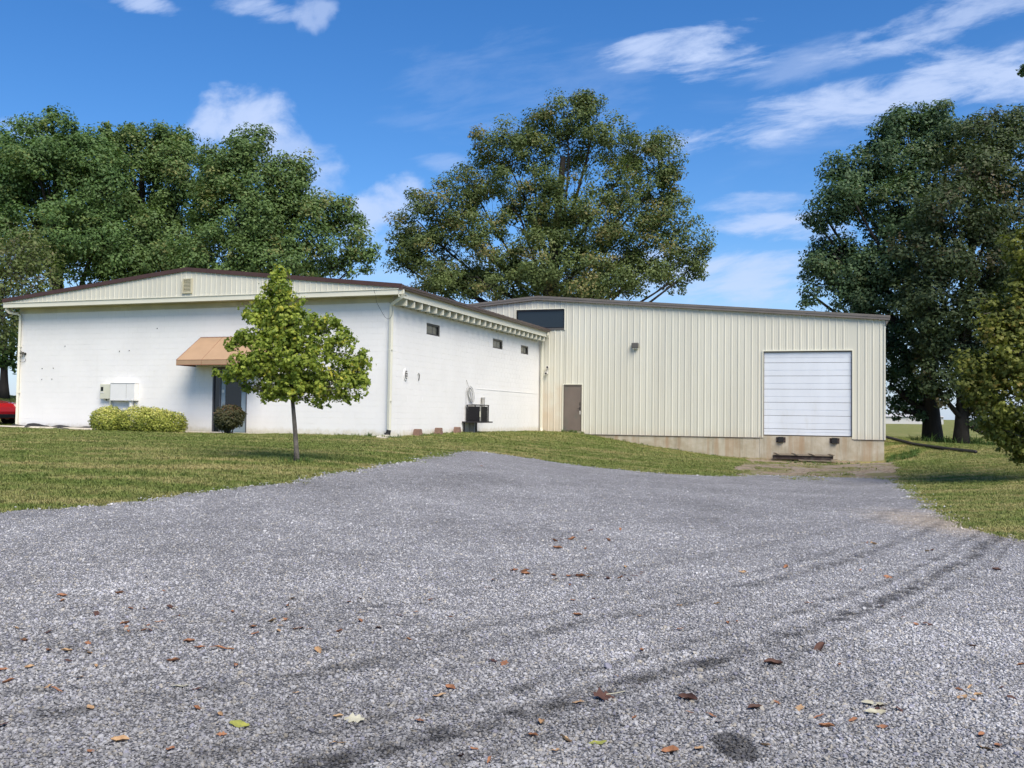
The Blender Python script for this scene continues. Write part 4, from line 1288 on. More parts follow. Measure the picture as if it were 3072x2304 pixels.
low = arch(-3.45)[::1] + arch(-.52)[::1]
poly = prof + [(q[0], q[1]) for q in low]
bm = bmesh.new()
ring = {}
W2 = .88
secs = []
for (yy, ins) in ((-W2, .05), (-W2 + .05, 0.0), (W2 - .05, 0.0), (W2, .05)):
    vs = []
    for (x_, z_) in poly:
        k = ins
        tw = max(0, (z_ - .95)) * .30
        y_ = yy - math.copysign(tw, yy)
        vs.append(bm.verts.new((x_ - (k if x_ > -2 else -k) * .8, y_, z_ - (k * .5 if z_ > .5 else 0))))
    secs.append(vs)
for s0, s1 in zip(secs[:-1], secs[1:]):
    for i in range(len(poly)):
        j = (i + 1) % len(poly)
        bm.faces.new((s0[i], s0[j], s1[j], s1[i]))
bm.faces.new(secs[0]); bm.faces.new(secs[-1][::-1])
bmesh.ops.recalc_face_normals(bm, faces=bm.faces)
bmesh.ops.triangulate(bm, faces=[f for f in bm.faces if len(f.verts) > 4])
me = bpy.data.meshes.new('body'); bm.to_mesh(me); bm.free()
link_mesh('body', me, MATS['red_paint'], car)
for cx in (-.52, -3.45):
    for s in (-1, 1):
        wh = empty('wheel', (cx, s * .78, .31)); wh.parent = car
        MB().lathe((0, 0, 0), [(.20, -.10), (.29, -.105), (.315, -.08), (.315, .08), (.29, .105), (.20, .10)], 24, 'y').build('tyre', MATS['tyre'], wh, True)
        MB().lathe((0, 0, 0), [(.05, -.108), (.19, -.095), (.195, .095), (.05, .108)], 16, 'y').build('rim', MATS['steel'], wh)
for s in (-1, 1):
    MB().obox((-.16, s * .70, .715), (.13, -.02 * s, -.055), (0, .15, 0), (.02, 0, .045)).build('headlight', MATS['lamp_glass'], car)
MB().box(-.03, .035, -.62, .62, .26, .40, .01).build('bumper_grille', MATS['frame_dark'], car)
for s in (-1, 1):
    MB().add([(-1.32, s * .875, .98), (-1.80, s * .80, 1.33), (-3.0, s * .79, 1.36), (-3.4, s * .87, 1.0)], [(0, 1, 2, 3)]).build('side_window', MATS['glass_dark'], car)

# ---------------------------------------------------------------- far white building behind the right-hand trees
o = tag(empty('far_building', (112, 260, float(hz(112, 260))), R(-4)), 'long low white building far off beyond the right hand trees', 'building')
MB().box(-16, 8, 0, 12, -.5, 2.0).build('wall', MATS['far_white'], o)
MB().prism([(-.4, 2.0), (6, 2.9), (12.4, 2.0)], 0, -16.4, 8.4).build('roof', MATS['far_white'], o)
for k in range(3):
    MB().box(-12 + k * 6.2, -11.2 + k * 6.2, -.05, -.001, .8, 1.5).build('window', MATS['glass_dark'], o)


# ---------------------------------------------------------------- trees
def leaf_mesh(name, pos, nrm, size, tone, aspect=0.62, shape=4):
    """many separate leaf faces: pos, normals, sizes; tone (N,3) stored on faces"""
    N = len(pos)
    nrm = nrm / np.maximum(np.linalg.norm(nrm, axis=1, keepdims=True), 1e-6)
    rv = rng.normal(size=(N, 3))
    t = np.cross(nrm, rv); t /= np.maximum(np.linalg.norm(t, axis=1, keepdims=True), 1e-6)
    s = np.cross(nrm, t)
    L = size[:, None]
    if shape == 4:
        fold = rng.uniform(.02, .22, (N, 1)) * L
        v = np.stack([pos - t * L * .5, pos + s * L * aspect * .5 - nrm * fold + t * L * .05, pos + t * L * .55 - nrm * fold * .6, pos - s * L * aspect * .5 - nrm * fold + t * L * .05], 1)
        f = np.arange(N * 4).reshape(N, 4)
        me = mesh_np(name, v.reshape(-1, 3), f)
        per = 1
    else:  # lobed leaf (maple like): fan of six triangles
        prof = [(-.5, 0), (-.22, .46), (.02, .20), (.26, .42), (.55, 0), (.26, -.42), (.02, -.20), (-.22, -.46)]
        vs = []
        for (a, b) in prof:
            vs.append(pos + t * L * a + s * L * b - nrm * L * (.55 * abs(b) * rng.uniform(.2, 1.0, (N, 1))))
        v = np.stack(vs, 1)
        base = (np.arange(N) * 8)[:, None]
        tris = np.array([(0, 1, 2), (0, 2, 4), (2, 3, 4), (0, 4, 6), (4, 5, 6), (0, 6, 7)])
        f = (base[:, :, None] + tris[None]).reshape(-1, 3)
        me = mesh_np(name, v.reshape(-1, 3), f)
        per = 6
    at_ = me.attributes.new('tone', 'FLOAT_VECTOR', 'FACE')
    at_.data.foreach_set('vector', np.repeat(tone, per, axis=0).astype(np.float32).ravel())
    return me


def GAPS(rc):
    g = np.random.default_rng(5)
    out = []
    for _ in range(3):
        k = g.normal(size=3); k /= np.linalg.norm(k)
        out.append((k * 6.28 / (rc * g.uniform(3.0, 4.6)), g.uniform(0, 6.28)))
    return out


def curve_pts(p, q, sag, n=6, wob=0.0):
    p, q = np.array(p, float), np.array(q, float)
    L = np.linalg.norm(q - p)
    mid = (p + q) / 2 + np.array([0, 0, sag * L]) + rng.normal(0, wob * L, 3)
    out = []
    for s in np.linspace(0, 1, n):
        out.append(tuple((1 - s) ** 2 * p + 2 * s * (1 - s) * mid + s * s * q))
    return out


def make_tree(name, label, cat, base, D, lobes, leafmat, barkmat, trunk_r, n_cl, per_cl, leaf, rc, group=None, trunk_top=None,
              up=0.55, inner=0.35, fork=None, twigs=0.45, shape=4, drop=0.0, leaf_alt=None, vert=0.72, limb_k=1.0, flat=1.0, att=(.62, -.06, .12), gap=1.15, parent_parts=('trunk', 'crown')):
    """base: world xyz of the trunk foot; lobes: (px, py, rx, ry, depth offset) in photo pixels at distance D"""
    k = D / FPX
    LB = []
    for lb in lobes:
        px, py, rx, ry, dd = lb[:5]
        c = at(px, py, D + dd)
        kk = (D + dd) / FPX
        LB.append((c, np.array([rx * kk, (rx + ry) / 2 * kk * flat, ry * kk])))
    root = tag(empty(name, base), label, cat, group)
    base = np.array(base, float)
    area = np.array([(r[0] * r[2]) ** .9 for _, r in LB]); area /= area.sum()
    cl_pos, cl_lobe = [], []
    for i, (c, r) in enumerate(LB):
        n = max(7, int(round(n_cl * area[i])))
        d = rng.normal(size=(n * 3, 3)); d /= np.linalg.norm(d, axis=1, keepdims=True)
        rad = inner + (1 - inner) * rng.uniform(0, 1, (n * 3, 1)) ** .6
        rad = np.where(rng.uniform(size=(n * 3, 1)) < .10, rad * 1.16, rad)
        pts = c + d * r * rad
        gsum = sum(np.sin(pts @ kv + ph) for kv, ph in GAPS(rc))
        pts = pts[gsum < gap]
        pts = pts[pts[:, 2] > base[2] + .25 + drop][:n]
        cl_pos.append(pts); cl_lobe += [i] * len(pts)
    P = np.concatenate(cl_pos); cl_lobe = np.array(cl_lobe)
    # leaves
    n = len(P)
    crad = rng.uniform(.55, 1.35, n) * np.array([min(rc, .75 * min(LB[j][1][0], LB[j][1][2])) for j in cl_lobe])
    cnt = rng.poisson(per_cl * np.clip((crad / rc) ** 1.6, .12, 1.3), n)
    ci = np.repeat(np.arange(n), cnt)
    d = rng.normal(size=(len(ci), 3)); d /= np.linalg.norm(d, axis=1, keepdims=True)
    off = d * (rng.uniform(0, 1, (len(ci), 1)) ** .45) * crad[ci][:, None] * np.array([1, 1, vert])
    pos = P[ci] + off
    cen = np.array([LB[j][0] for j in cl_lobe])[ci]
    outw = pos - cen; outw /= np.maximum(np.linalg.norm(outw, axis=1, keepdims=True), 1e-6)
    nrm = d * .55 + outw * .45 + np.array([0, 0, up]) + rng.normal(0, .45, (len(ci), 3))
    size = leaf * rng.uniform(.6, 1.35, len(ci))
    tone = np.column_stack([rng.uniform(0, 1, len(ci)), rng.uniform(0, 1, n)[ci], np.clip(rng.uniform(0, 1, n)[ci] * .75 + rng.uniform(0, .25, len(ci)), 0, 1)])
    me = leaf_mesh('crown', pos - base, nrm, size, tone, shape=shape)
    link_mesh('crown', me, MATS[leafmat], root)
    # trunk and limbs
    cz = np.mean([c for c, _ in LB], axis=0)
    top = np.array(trunk_top if trunk_top is not None else (cz[0] * .75 + base[0] * .25, cz[1] * .75 + base[1] * .25, cz[2] + .15 * (max(c[2] for c, _ in LB) - cz[2])), float)
    m = MB()
    nt = 12
    tp, tr = [], []
    Hh = top[2] - base[2]
    for s in np.linspace(0, 1, nt):
        w = np.array([math.sin(s * 5 + base[0]), math.cos(s * 4 + base[1]), 0]) * trunk_r * .35 * s
        q = base * (1 - s) + top * s + w
        tp.append(q); tr.append(trunk_r * (1 - .72 * s) * (1 + .38 * math.exp(-s * Hh / (trunk_r * 2.2))))
    tp[0] = tp[0] - np.array([0, 0, .25])
    m.tube([tuple(q - base) for q in tp], tr, 14)
    tp = np.array(tp)
    for i, (c, r) in enumerate(LB):
        s_att = np.clip((c[2] - base[2]) / Hh * att[0] + att[1], att[2], .95)
        kx = s_att * (nt - 1); i0 = int(kx); fr = kx - i0
        a = tp[i0] * (1 - fr) + tp[min(i0 + 1, nt - 1)] * fr
        ra = trunk_r * (1 - .72 * s_att) * .52 * limb_k
        pts = curve_pts(a - base, c - base, -.10 + .06 * rng.normal(), 8, .05)
        m.tube(pts, list(np.linspace(ra, ra * .28, 8)), 7)
        mine = np.where(cl_lobe == i)[0]
        sel = mine[rng.uniform(size=len(mine)) < twigs]
        pa = np.array(pts)
        for j in sel:
            q = P[j] - base
            s0 = pa[min(7, 3 + int(rng.uniform(0, 5)))]
            rr = ra * .22 * rng.uniform(.6, 1.1)
            m.tube(curve_pts(s0, q, .10 * rng.normal(), 5, .14), list(np.linspace(rr, max(rr * .2, .006), 5)), 4, caps=False)
    m.build('trunk', MATS[barkmat], root, True)
    return root


def foot(px, Y):
    x = (px - IW / 2) / FPX * Y
    return (x, Y, float(hz(x, Y)))


GL = 'trees behind the white building'
make_tree('broadleaf_tree', 'big dark green tree at far left with pointed tops behind the white building', 'tree', foot(170, 62), 62,
          [(150, 560, 170, 150, 0), (60, 620, 130, 140, 1), (160, 420, 110, 90, 0), (160, 400, 40, 40, 0), (158, 370, 25, 28, 0), (157, 345, 15, 24, 0), (235, 445, 42, 42, 0), (231, 416, 26, 28, 0), (229, 394, 14, 20, 0), (290, 560, 120, 140, -1), (250, 480, 110, 90, 0), (110, 500, 110, 80, -2),
           (150, 700, 190, 120, -2), (20, 520, 80, 100, 0), (270, 740, 150, 100, -2)],
          'leaf_deep', 'bark_dark', .55, 560, 150, .205, .92, GL, gap=1.3, inner=.55, twigs=.2)
make_tree('broadleaf_tree', 'tall dark green tree with two pointed tops above the gable vent', 'tree', foot(450, 64), 64,
          [(420, 560, 150, 150, 0), (322, 430, 50, 50, 0), (322, 398, 28, 32, 0), (322, 370, 15, 24, 0), (390, 440, 42, 50, 0), (388, 408, 26, 30, 0), (386, 382, 14, 22, 0), (470, 450, 90, 80, 0), (520, 430, 60, 60, 0), (560, 560, 120, 140, 0), (380, 700, 150, 120, -2), (520, 740, 170, 120, -2), (440, 800, 160, 80, -3)],
          'leaf_mid', 'bark_dark', .5, 560, 145, .205, .90, GL, gap=1.3, inner=.55, twigs=.2)
make_tree('broadleaf_tree', 'open crowned green tree with bare limbs reaching right over the brown roof', 'tree', foot(770, 60), 60,
          [(740, 450, 100, 66, 0), (680, 520, 90, 90, 0), (640, 470, 50, 50, 0), (800, 560, 120, 90, 0), (870, 530, 80, 70, 0), (720, 640, 150, 110, -1), (850, 680, 140, 90, -1), (660, 770, 140, 90, -2), (800, 790, 150, 80, -2), (960, 640, 90, 50, 0), (1020, 650, 60, 60, 1),
           (930, 760, 110, 80, 0), (1090, 740, 60, 50, 1), (1060, 800, 60, 36, 1)],
          'leaf_mid', 'bark_dark', .46, 540, 135, .20, .85, GL, gap=1.0, inner=.45, twigs=.4, limb_k=.8)
make_tree('broadleaf_tree', 'dark leafy tree cut by the left edge of the photo beyond the others', 'tree', foot(-120, 70), 70,
          [(-30, 450, 70, 70, 0), (-120, 500, 120, 120, 0), (-60, 620, 120, 120, 0)], 'leaf_deep', 'bark_dark', .45, 90, 70, .36, 1.1, GL)
make_tree('thin_leaved_tree', 'scraggly olive tree with bare arching twigs at the left end of the white building', 'tree', foot(-90, 54), 54,
          [(60, 800, 120, 90, 0), (-20, 780, 110, 110, 0), (20, 900, 100, 110, 0), (120, 830, 80, 60, -1), (0, 1010, 70, 70, 0), (70, 730, 90, 60, 1)],
          'leaf_olive', 'bark_pale', .22, 300, 24, .20, .80, GL, twigs=1.0, inner=.2, drop=3.0, trunk_top=tuple(at(0, 800, 54)))
make_tree('broadleaf_tree', 'dark trunk and low boughs left of the white building behind the red car', 'tree', (at(13, 1192, 60)[0], 60, float(at(13, 1192, 60)[2])), 60,
          [(-20, 960, 110, 80, 0), (25, 1060, 50, 50, 0), (-60, 1040, 80, 70, 0)], 'leaf_deep', 'bark_dark', .27, 70, 60, .30, .8, GL, trunk_top=tuple(at(10, 930, 60)), limb_k=.5)
make_tree('oak_tree', 'huge broad oak with brownish green leaves rising behind the warehouse ridge', 'tree', foot(1640, 72), 72,
          [(1700, 345, 110, 60, 0), (1790, 350, 80, 60, 0), (1640, 400, 90, 70, 1), (1770, 440, 110, 80, 0), (1500, 440, 100, 80, 0), (1560, 540, 110, 80, -1), (1420, 560, 80, 70, 0), (1340, 600, 90, 80, 0), (1250, 660, 90, 80, 0), (1210, 730, 60, 60, 0), (1300, 760, 110, 70, -1),
           (1920, 440, 90, 80, 1), (1990, 480, 60, 70, 0), (1960, 560, 90, 80, 0), (1840, 560, 110, 70, -2), (1700, 600, 80, 80, -2), (1880, 660, 110, 80, -1), (2010, 650, 90, 80, 0), (2070, 730, 50, 80, 0), (1960, 770, 110, 80, 0), (1820, 760, 120, 80, -2), (1640, 770, 120, 90, -3), (1480, 760, 110, 80, -2),
           (1360, 840, 130, 50, -1), (1540, 860, 140, 50, -2), (1760, 860, 150, 50, -2), (2080, 800, 40, 40, 0), (1290, 870, 70, 40, 0), (1220, 800, 50, 50, 0), (1650, 690, 60, 60, 0), (1600, 470, 70, 60, 0), (1440, 680, 110, 70, -1), (1700, 830, 200, 70, -4), (1430, 830, 160, 60, -3), (1900, 820, 130, 60, -2), (2010, 850, 60, 34, 0), (1560, 650, 90, 70, -1), (1760, 680, 110, 80, -3)],
          'leaf_oak', 'bark_dark', .74, 980, 165, .195, .90, None, gap=.92, trunk_top=tuple(at(1680, 470, 72)), inner=.40, twigs=.3, limb_k=.62)
GR = 'tall trees right of the warehouse'
make_tree('broadleaf_tree', 'tall dark green tree with a thick trunk just right of the warehouse', 'tree', foot(2800, 51), 51,
          [(2720, 380, 80, 60, 0), (2810, 350, 70, 44, 0), (2640, 430, 60, 56, 0), (2700, 480, 120, 80, 0), (2570, 520, 90, 60, 0), (2510, 510, 44, 44, 0), (2560, 600, 110, 60, -1), (2470, 640, 60, 40, 0), (2450, 670, 40, 30, 0), (2700, 620, 120, 100, -1), (2500, 760, 80, 60, 0), (2450, 790, 50, 50, 0), (2570, 820, 100, 80, 0), (2430, 880, 36, 46, 0), (2660, 780, 110, 90, 0), (2700, 920, 110, 80, 0), (2560, 900, 60, 60, 0), (2700, 1060, 60, 70, 0), (2670, 1150, 34, 80, 0), (2720, 1170, 50, 70, 1), (2690, 1225, 26, 34, 0), (2750, 1235, 22, 30, 0), (2775, 1090, 50, 60, -1), (2840, 440, 100, 80, 0)],
          'leaf_right', 'bark_dark', .46, 660, 125, .18, .74, GR, gap=1.0, trunk_top=tuple(at(2760, 560, 51)), inner=.35, twigs=.22, drop=1.0)
make_tree('broadleaf_tree', 'bronze tinged dark tree standing in front of the tall green tree at right', 'tree', foot(2882, 48), 48,
          [(2960, 400, 120, 70, 1), (3040, 370, 60, 50, 1), (2900, 520, 120, 90, 0), (3020, 500, 110, 100, 0), (2860, 640, 140, 90, -1), (3000, 660, 130, 100, 0), (2800, 760, 110, 90, -1), (2930, 800, 140, 90, -1), (2780, 900, 90, 80, -1), (2900, 940, 130, 80, -1), (3030, 860, 100, 120, 0), (2780, 1010, 70, 70, 0), (2960, 1080, 90, 90, 0), (2850, 1050, 70, 60, 0), (2790, 1130, 40, 50, -1), (2940, 1200, 60, 60, 0), (2870, 1150, 60, 50, -1), (2930, 1290, 50, 40, 0), (2830, 1180, 34, 40, -1), (2980, 1310, 60, 30, -1)],
          'leaf_bronze', 'bark_dark', .34, 680, 112, .175, .72, GR, trunk_top=tuple(at(2920, 620, 48)), inner=.35, drop=1.0)
make_tree('broadleaf_tree', 'leafy sprig of a tall tree at the top right edge of the photo', 'tree', foot(3420, 40), 40,
          [(3085, 205, 26, 38, 0), (3200, 160, 70, 60, 0), (3320, 200, 120, 120, 0), (3420, 420, 160, 160, 0), (3460, 640, 180, 140, 0)],
          'leaf_right', 'bark_dark', .4, 120, 60, .22, .55, GR, twigs=.5)
make_tree('young_maple', 'yellowing leafy maple leaning in at the right edge in front of the dark trees', 'tree', (14.4, 24.0, float(hz(14.4, 24.0))), 24,
          [(3075, 760, 50, 90, 0), (3120, 900, 110, 130, 0), (3000, 960, 90, 80, 0), (3060, 1050, 110, 90, -.5), (2940, 1100, 80, 60, 0), (2905, 1150, 45, 40, 0), (3060, 1180, 120, 90, -.5), (2960, 1180, 70, 50, 0), (3010, 1270, 70, 60, 0), (3080, 1330, 60, 60, 0), (3200, 1000, 150, 240, 0), (3200, 760, 120, 160, 0)],
          'leaf_yellow', 'bark_grey', .14, 620, 44, .105, .33, None, gap=2, trunk_top=tuple(at(3230, 720, 24)), inner=.3, shape=8, drop=-.1)
# staked maple on the lawn in front of the white building
mb_ = ground_hit(892, 1386)
make_tree('young_maple', 'small lime green maple on the lawn in front of the white wall', 'tree', tuple(mb_), float(mb_[1]),
          [(880, 1030, 70, 50, 0), (820, 1090, 80, 44, 0), (860, 950, 50, 44, 0), (900, 1130, 110, 44, 0), (838, 830, 26, 34, 0), (812, 862, 22, 29, 0), (850, 872, 40, 39, 0), (800, 905, 46, 36, .1), (860, 920, 60, 52, 0), (770, 950, 50, 39, 0), (820, 970, 60, 44, 0), (868, 985, 84, 57, -.1), (950, 972, 54, 39, 0), (1004, 972, 26, 23, 0), (815, 1030, 90, 52, 0), (732, 1010, 40, 29, 0), (700, 1035, 26, 21, 0), (980, 1040, 76, 47, 0), (1035, 1015, 34, 26, 0), (900, 1090, 120, 52, -.2), (760, 1095, 70, 42, -.2), (700, 1118, 52, 29, -.2), (1060, 1085, 50, 31, 0), (1090, 1060, 26, 21, 0), (1050, 1125, 60, 39, 0), (1092, 1145, 30, 29, 0), (980, 1150, 90, 39, 0), (800, 1160, 80, 39, 0), (905, 1175, 110, 31, -.1), (1020, 1185, 60, 23, 0), (960, 1205, 44, 18, 0), (655, 1116, 22, 13, 0), (815, 1190, 40, 16, 0)],
          'leaf_maple', 'bark_grey', .052, 1150, 18, .070, .13, None, gap=9, trunk_top=tuple(at(852, 850, float(mb_[1]))), inner=.15, twigs=.3, shape=8, up=.3, limb_k=.55, att=(.88, -.10, .36), vert=.9)



# ---------------------------------------------------------------- shrubs
def shrub(name, label, lobes, leafmat, n, leaf, group=None, shape=4, bare=.12):
    """lobes in building coordinates (a, b, height, ra, rb, rh)"""
    cs = []
    for (a, b, h, ra, rb, rh) in lobes:
        x, y = ab(a, b)
        cs.append((np.array([x, y, float(hz(x, y)) + h]), ra, rb, rh))
    x, y = ab(np.mean([l[0] for l in lobes]), np.mean([l[1] for l in lobes]))
    base = np.array([x, y, float(hz(x, y))])
    root = tag(empty(name, tuple(base)), label, 'shrub', group)
    ar = np.array([c[1] * c[3] for c in cs]); ar /= ar.sum()
    ps, ns = [], []
    for w, (c, ra, rb, rh) in zip(ar, cs):
        k = int(n * w)
        d = rng.normal(size=(k, 3)); d /= np.linalg.norm(d, axis=1, keepdims=True)
        r = 1 - np.abs(rng.normal(0, .16, (k, 1))) + rng.normal(0, .045, (k, 1)) + .06 * np.sin(d[:, :1] * 7 + c[0]) * np.sin(d[:, 2:] * 6)
        # slight squareness of a clipped bush
        e = np.sign(d) * np.abs(d) ** .95
        loc = e * r
        pos = np.empty_like(loc)
        pos[:, 0] = c[0] + loc[:, 0] * ra * AX[0] + loc[:, 1] * rb * BX[0]
        pos[:, 1] = c[1] + loc[:, 0] * ra * AX[1] + loc[:, 1] * rb * BX[1]
        pos[:, 2] = c[2] + loc[:, 2] * rh
        nn = d + np.array([0, 0, .5]) + rng.normal(0, .5, d.shape)
        keep = pos[:, 2] > base[2] + .02
        ps.append(pos[keep]); ns.append(nn[keep])
    pos = np.concatenate(ps); nn = np.concatenate(ns)
    clump = np.sin(pos[:, 0] * 9) * np.sin(pos[:, 1] * 11 + 1) * np.sin(pos[:, 2] * 10) * .5 + .5
    tone = np.column_stack([rng.uniform(0, 1, len(pos)), clump, np.clip((pos[:, 2] - base[2]) * .5 + rng.uniform(0, .6, len(pos)), 0, 1)])
    link_mesh('foliage', leaf_mesh('foliage', pos - base, nn, leaf * rng.uniform(.7, 1.4, len(pos)), tone, shape=shape), MATS[leafmat], root)
    m = MB()
    for (c, ra, rb, rh) in cs:
        for k in range(12):
            q = c + np.array([rng.normal(0, ra * .45), rng.normal(0, rb * .45), rng.normal(0, rh * .3)])
            s = np.array([c[0] + rng.normal(0, .06), c[1] + rng.normal(0, .06), base[2] - .05])
            m.tube(curve_pts(s - base, q - base, .05, 5, .08), [.016, .014, .011, .008, .004], 5)
    m.build('stem', MATS['bark_dark'], root, True)
    return root


GH = 'clipped yellow shrubs by the white wall'
shrub('variegated_shrub', 'rounded yellow green shrub under the cream meter box', [(-10.72, -1.1, .38, .66, .58, .52), (-10.25, -1.2, .26, .46, .5, .40)], 'leaf_hedge', 10500, .056, GH)
shrub('variegated_shrub', 'long clipped yellow green shrub between the panel box and the entrance', [(-9.38, -1.1, .40, .78, .58, .53), (-8.62, -1.15, .38, .72, .58, .50), (-8.05, -1.1, .32, .66, .52, .45)], 'leaf_hedge', 17500, .056, GH)
shrub('round_shrub', 'small dark round shrub on a short stem in front of the entrance door', [(-5.55, -1.1, .58, .52, .50, .42), (-5.70, -1.1, .40, .36, .36, .30)], 'leaf_shrub', 5200, .068)


# ---------------------------------------------------------------- scattered grass and stones
def scatter(name, pts, rot, scl, idx, sources, kind='stuff'):
    me = bpy.data.meshes.new(name)
    N = len(pts)
    me.vertices.add(N); me.vertices.foreach_set('co', np.asarray(pts, np.float32).ravel())
    a = me.attributes.new('rot', 'FLOAT_VECTOR', 'POINT'); a.data.foreach_set('vector', np.asarray(rot, np.float32).ravel())
    a = me.attributes.new('scl', 'FLOAT_VECTOR', 'POINT'); a.data.foreach_set('vector', np.asarray(scl, np.float32).ravel())
    a = me.attributes.new('idx', 'INT', 'POINT'); a.data.foreach_set('value', np.asarray(idx, np.int32))
    o = link_mesh(name, me)
    ng = bpy.data.node_groups.new(name + '_nodes', 'GeometryNodeTree')
    ng.interface.new_socket('Geometry', in_out='INPUT', socket_type='NodeSocketGeometry')
    ng.interface.new_socket('Geometry', in_out='OUTPUT', socket_type='NodeSocketGeometry')
    gi = ng.nodes.new('NodeGroupInput'); go = ng.nodes.new('NodeGroupOutput')
    jn = ng.nodes.new('GeometryNodeJoinGeometry')
    for s in sources:
        oi = ng.nodes.new('GeometryNodeObjectInfo')
        oi.inputs['Object'].default_value = s
        oi.inputs['As Instance'].default_value = True
        ng.links.new(oi.outputs['Geometry'], jn.inputs[0])
    ip = ng.nodes.new('GeometryNodeInstanceOnPoints')
    ip.inputs['Pick Instance'].default_value = True

    def na(nm, typ):
        n = ng.nodes.new('GeometryNodeInputNamedAttribute')
        n.data_type = typ
        n.inputs['Name'].default_value = nm
        return n.outputs['Attribute']
    ng.links.new(gi.outputs[0], ip.inputs['Points'])
    ng.links.new(jn.outputs[0], ip.inputs['Instance'])
    ng.links.new(na('idx', 'INT'), ip.inputs['Instance Index'])
    ng.links.new(na('rot', 'FLOAT_VECTOR'), ip.inputs['Rotation'])
    ng.links.new(na('scl', 'FLOAT_VECTOR'), ip.inputs['Scale'])
    ng.links.new(ip.outputs[0], go.inputs[0])
    md = o.modifiers.new('scatter', 'NODES')
    md.node_group = ng
    o['kind'] = kind
    return o


def src(name, me, mt):
    o = bpy.data.objects.new(name, me)
    me.materials.append(mt)
    return o


def tuft(name, mt, n, rad, h, lean):
    v, f = [], []
    for k in range(n):
        an = rng.uniform(0, 6.28); r0 = rad * math.sqrt(rng.uniform(0, 1))
        x, y = r0 * math.cos(an), r0 * math.sin(an)
        la = rng.uniform(0, 6.28); ll = lean * rng.uniform(.3, 1.2) * h
        hh = h * rng.uniform(.55, 1.2); w = .0042 * rng.uniform(.8, 1.5) * (h / .04) ** .5
        px, py = -math.sin(la) * w, math.cos(la) * w
        b = len(v)
        v += [(x - px, y - py, -.01), (x + px, y + py, -.01), (x + math.cos(la) * ll * .4 + px * .8, y + math.sin(la) * ll * .4 + py * .8, hh * .6),
              (x + math.cos(la) * ll * .4 - px * .8, y + math.sin(la) * ll * .4 - py * .8, hh * .6), (x + math.cos(la) * ll, y + math.sin(la) * ll, hh)]
        f += [(b, b + 1, b + 2), (b, b + 2, b + 3), (b + 3, b + 2, b + 4)]
    return src(name, mesh_np(name, np.array(v), np.array(f)), mt)


TUFTS = [tuft('grass_tuft', MATS['grass'], 13, .085, .030, 1.1) for _ in range(3)] + [tuft('grass_tuft', MATS['grass'], 18, .12, .040, 1.2)]
FOOTP = [ab(-16.4, -.02), ab(.0, -.02), ab(.0, 16.1), ab(15.9, 16.1), ab(15.9, 40), ab(-16.4, 40)]


def frustum_pts(y0, y1, dens, margin=1.06, lo=-.60, hi=.62):
    A_ = .5 * (hi - lo) * margin * (y1 ** 2 - y0 ** 2)
    n = int(A_ * dens)
    y = np.sqrt(rng.uniform(y0 ** 2, y1 ** 2, n))
    x = y * rng.uniform(lo, hi, n) * margin
    return x, y


gp_ = []
for (y0, y1, dn) in ((11, 16, 210), (16, 24, 150), (24, 34, 95), (34, 46, 60), (46, 70, 10)):
    x, y = frustum_pts(y0, y1, dn)
    keep = ~in_poly(x, y, GRAVEL) & ~in_poly(x, y, FOOTP) & ~in_poly(x, y, PAD)
    wk = in_poly(x, y, WALK); keep &= ~wk | (rng.uniform(size=len(x)) < .06)
    x, y = x[keep], y[keep]
    gp_.append(np.column_stack([x, y, np.full(len(x), {11: 1.0, 16: 1.0, 24: 1.12, 34: 1.3, 46: 2.2}[y0])]))
gp_ = np.concatenate(gp_)
# stray tufts along the gravel margin and in the dirt of the dock
P_ = np.array([p for p in GRAVEL if p[1] > 9])
ex = P_[rng.integers(0, len(P_), 900)] + rng.normal(0, .09, (900, 2))
gp_ = np.concatenate([gp_, np.column_stack([ex, np.full(900, 1.0)])])
ex = np.column_stack([rng.uniform(5, 12, 4200), rng.uniform(25, 41, 4200)])
ex = ex[in_poly(ex[:, 0], ex[:, 1], PAD)]
cl = np.sin(ex[:, 0] * 2.3 + 1) * np.sin(ex[:, 1] * 1.9 + .5)
ex = ex[(cl > .12) & (rng.uniform(size=len(ex)) < .8)]
gp_ = np.concatenate([gp_, np.column_stack([ex, np.full(len(ex), 1.2)])])
N = len(gp_)
z = hz(gp_[:, 0], gp_[:, 1])
s = gp_[:, 2] * rng.uniform(.75, 1.25, N)
scatter('lawn_grass', np.column_stack([gp_[:, :2], z]), np.column_stack([rng.normal(0, .08, N), rng.normal(0, .08, N), rng.uniform(0, 6.28, N)]),
        np.column_stack([s, s, s * rng.uniform(.7, 1.2, N)]), rng.integers(0, 4, N), TUFTS)
# taller weeds at the warehouse corner, along the foundation and against the white wall
WEEDS = [tuft('weed_tuft', MATS['weed'], 14, .09, .22, .9), tuft('weed_tuft', MATS['weed'], 18, .13, .14, 1.2)]
wp = []
for (a0, a1, b0, b1, n, sc_) in ((15.95, 17.2, 14.8, 16.4, 110, .7), (1.2, 2.3, 15.75, 15.98, 24, .7), (2.3, 8.6, 15.9, 16.04, 40, .45), (.05, .5, .3, 15.6, 60, .35), (-.6, .6, -.5, -.08, 26, .55), (-4.6, -.2, -.2, -.03, 26, .3), (11.8, 15.6, 14.6, 15.3, 70, .45)):
    for k in range(n):
        x, y = ab(random.uniform(a0, a1), random.uniform(b0, b1))
        wp.append((x, y, sc_ * random.uniform(.6, 1.3)))
for (px, py, n, sp_) in ((2860, 1345, 60, .9), (2800, 1335, 50, .9), (2930, 1350, 30, .8)):
    g = foot(px, 49 if px > 2830 else 51)
    for k in range(n): wp.append((g[0] + random.gauss(0, sp_), g[1] - abs(random.gauss(0, .8)), random.uniform(1.2, 2.6)))
g = mb_
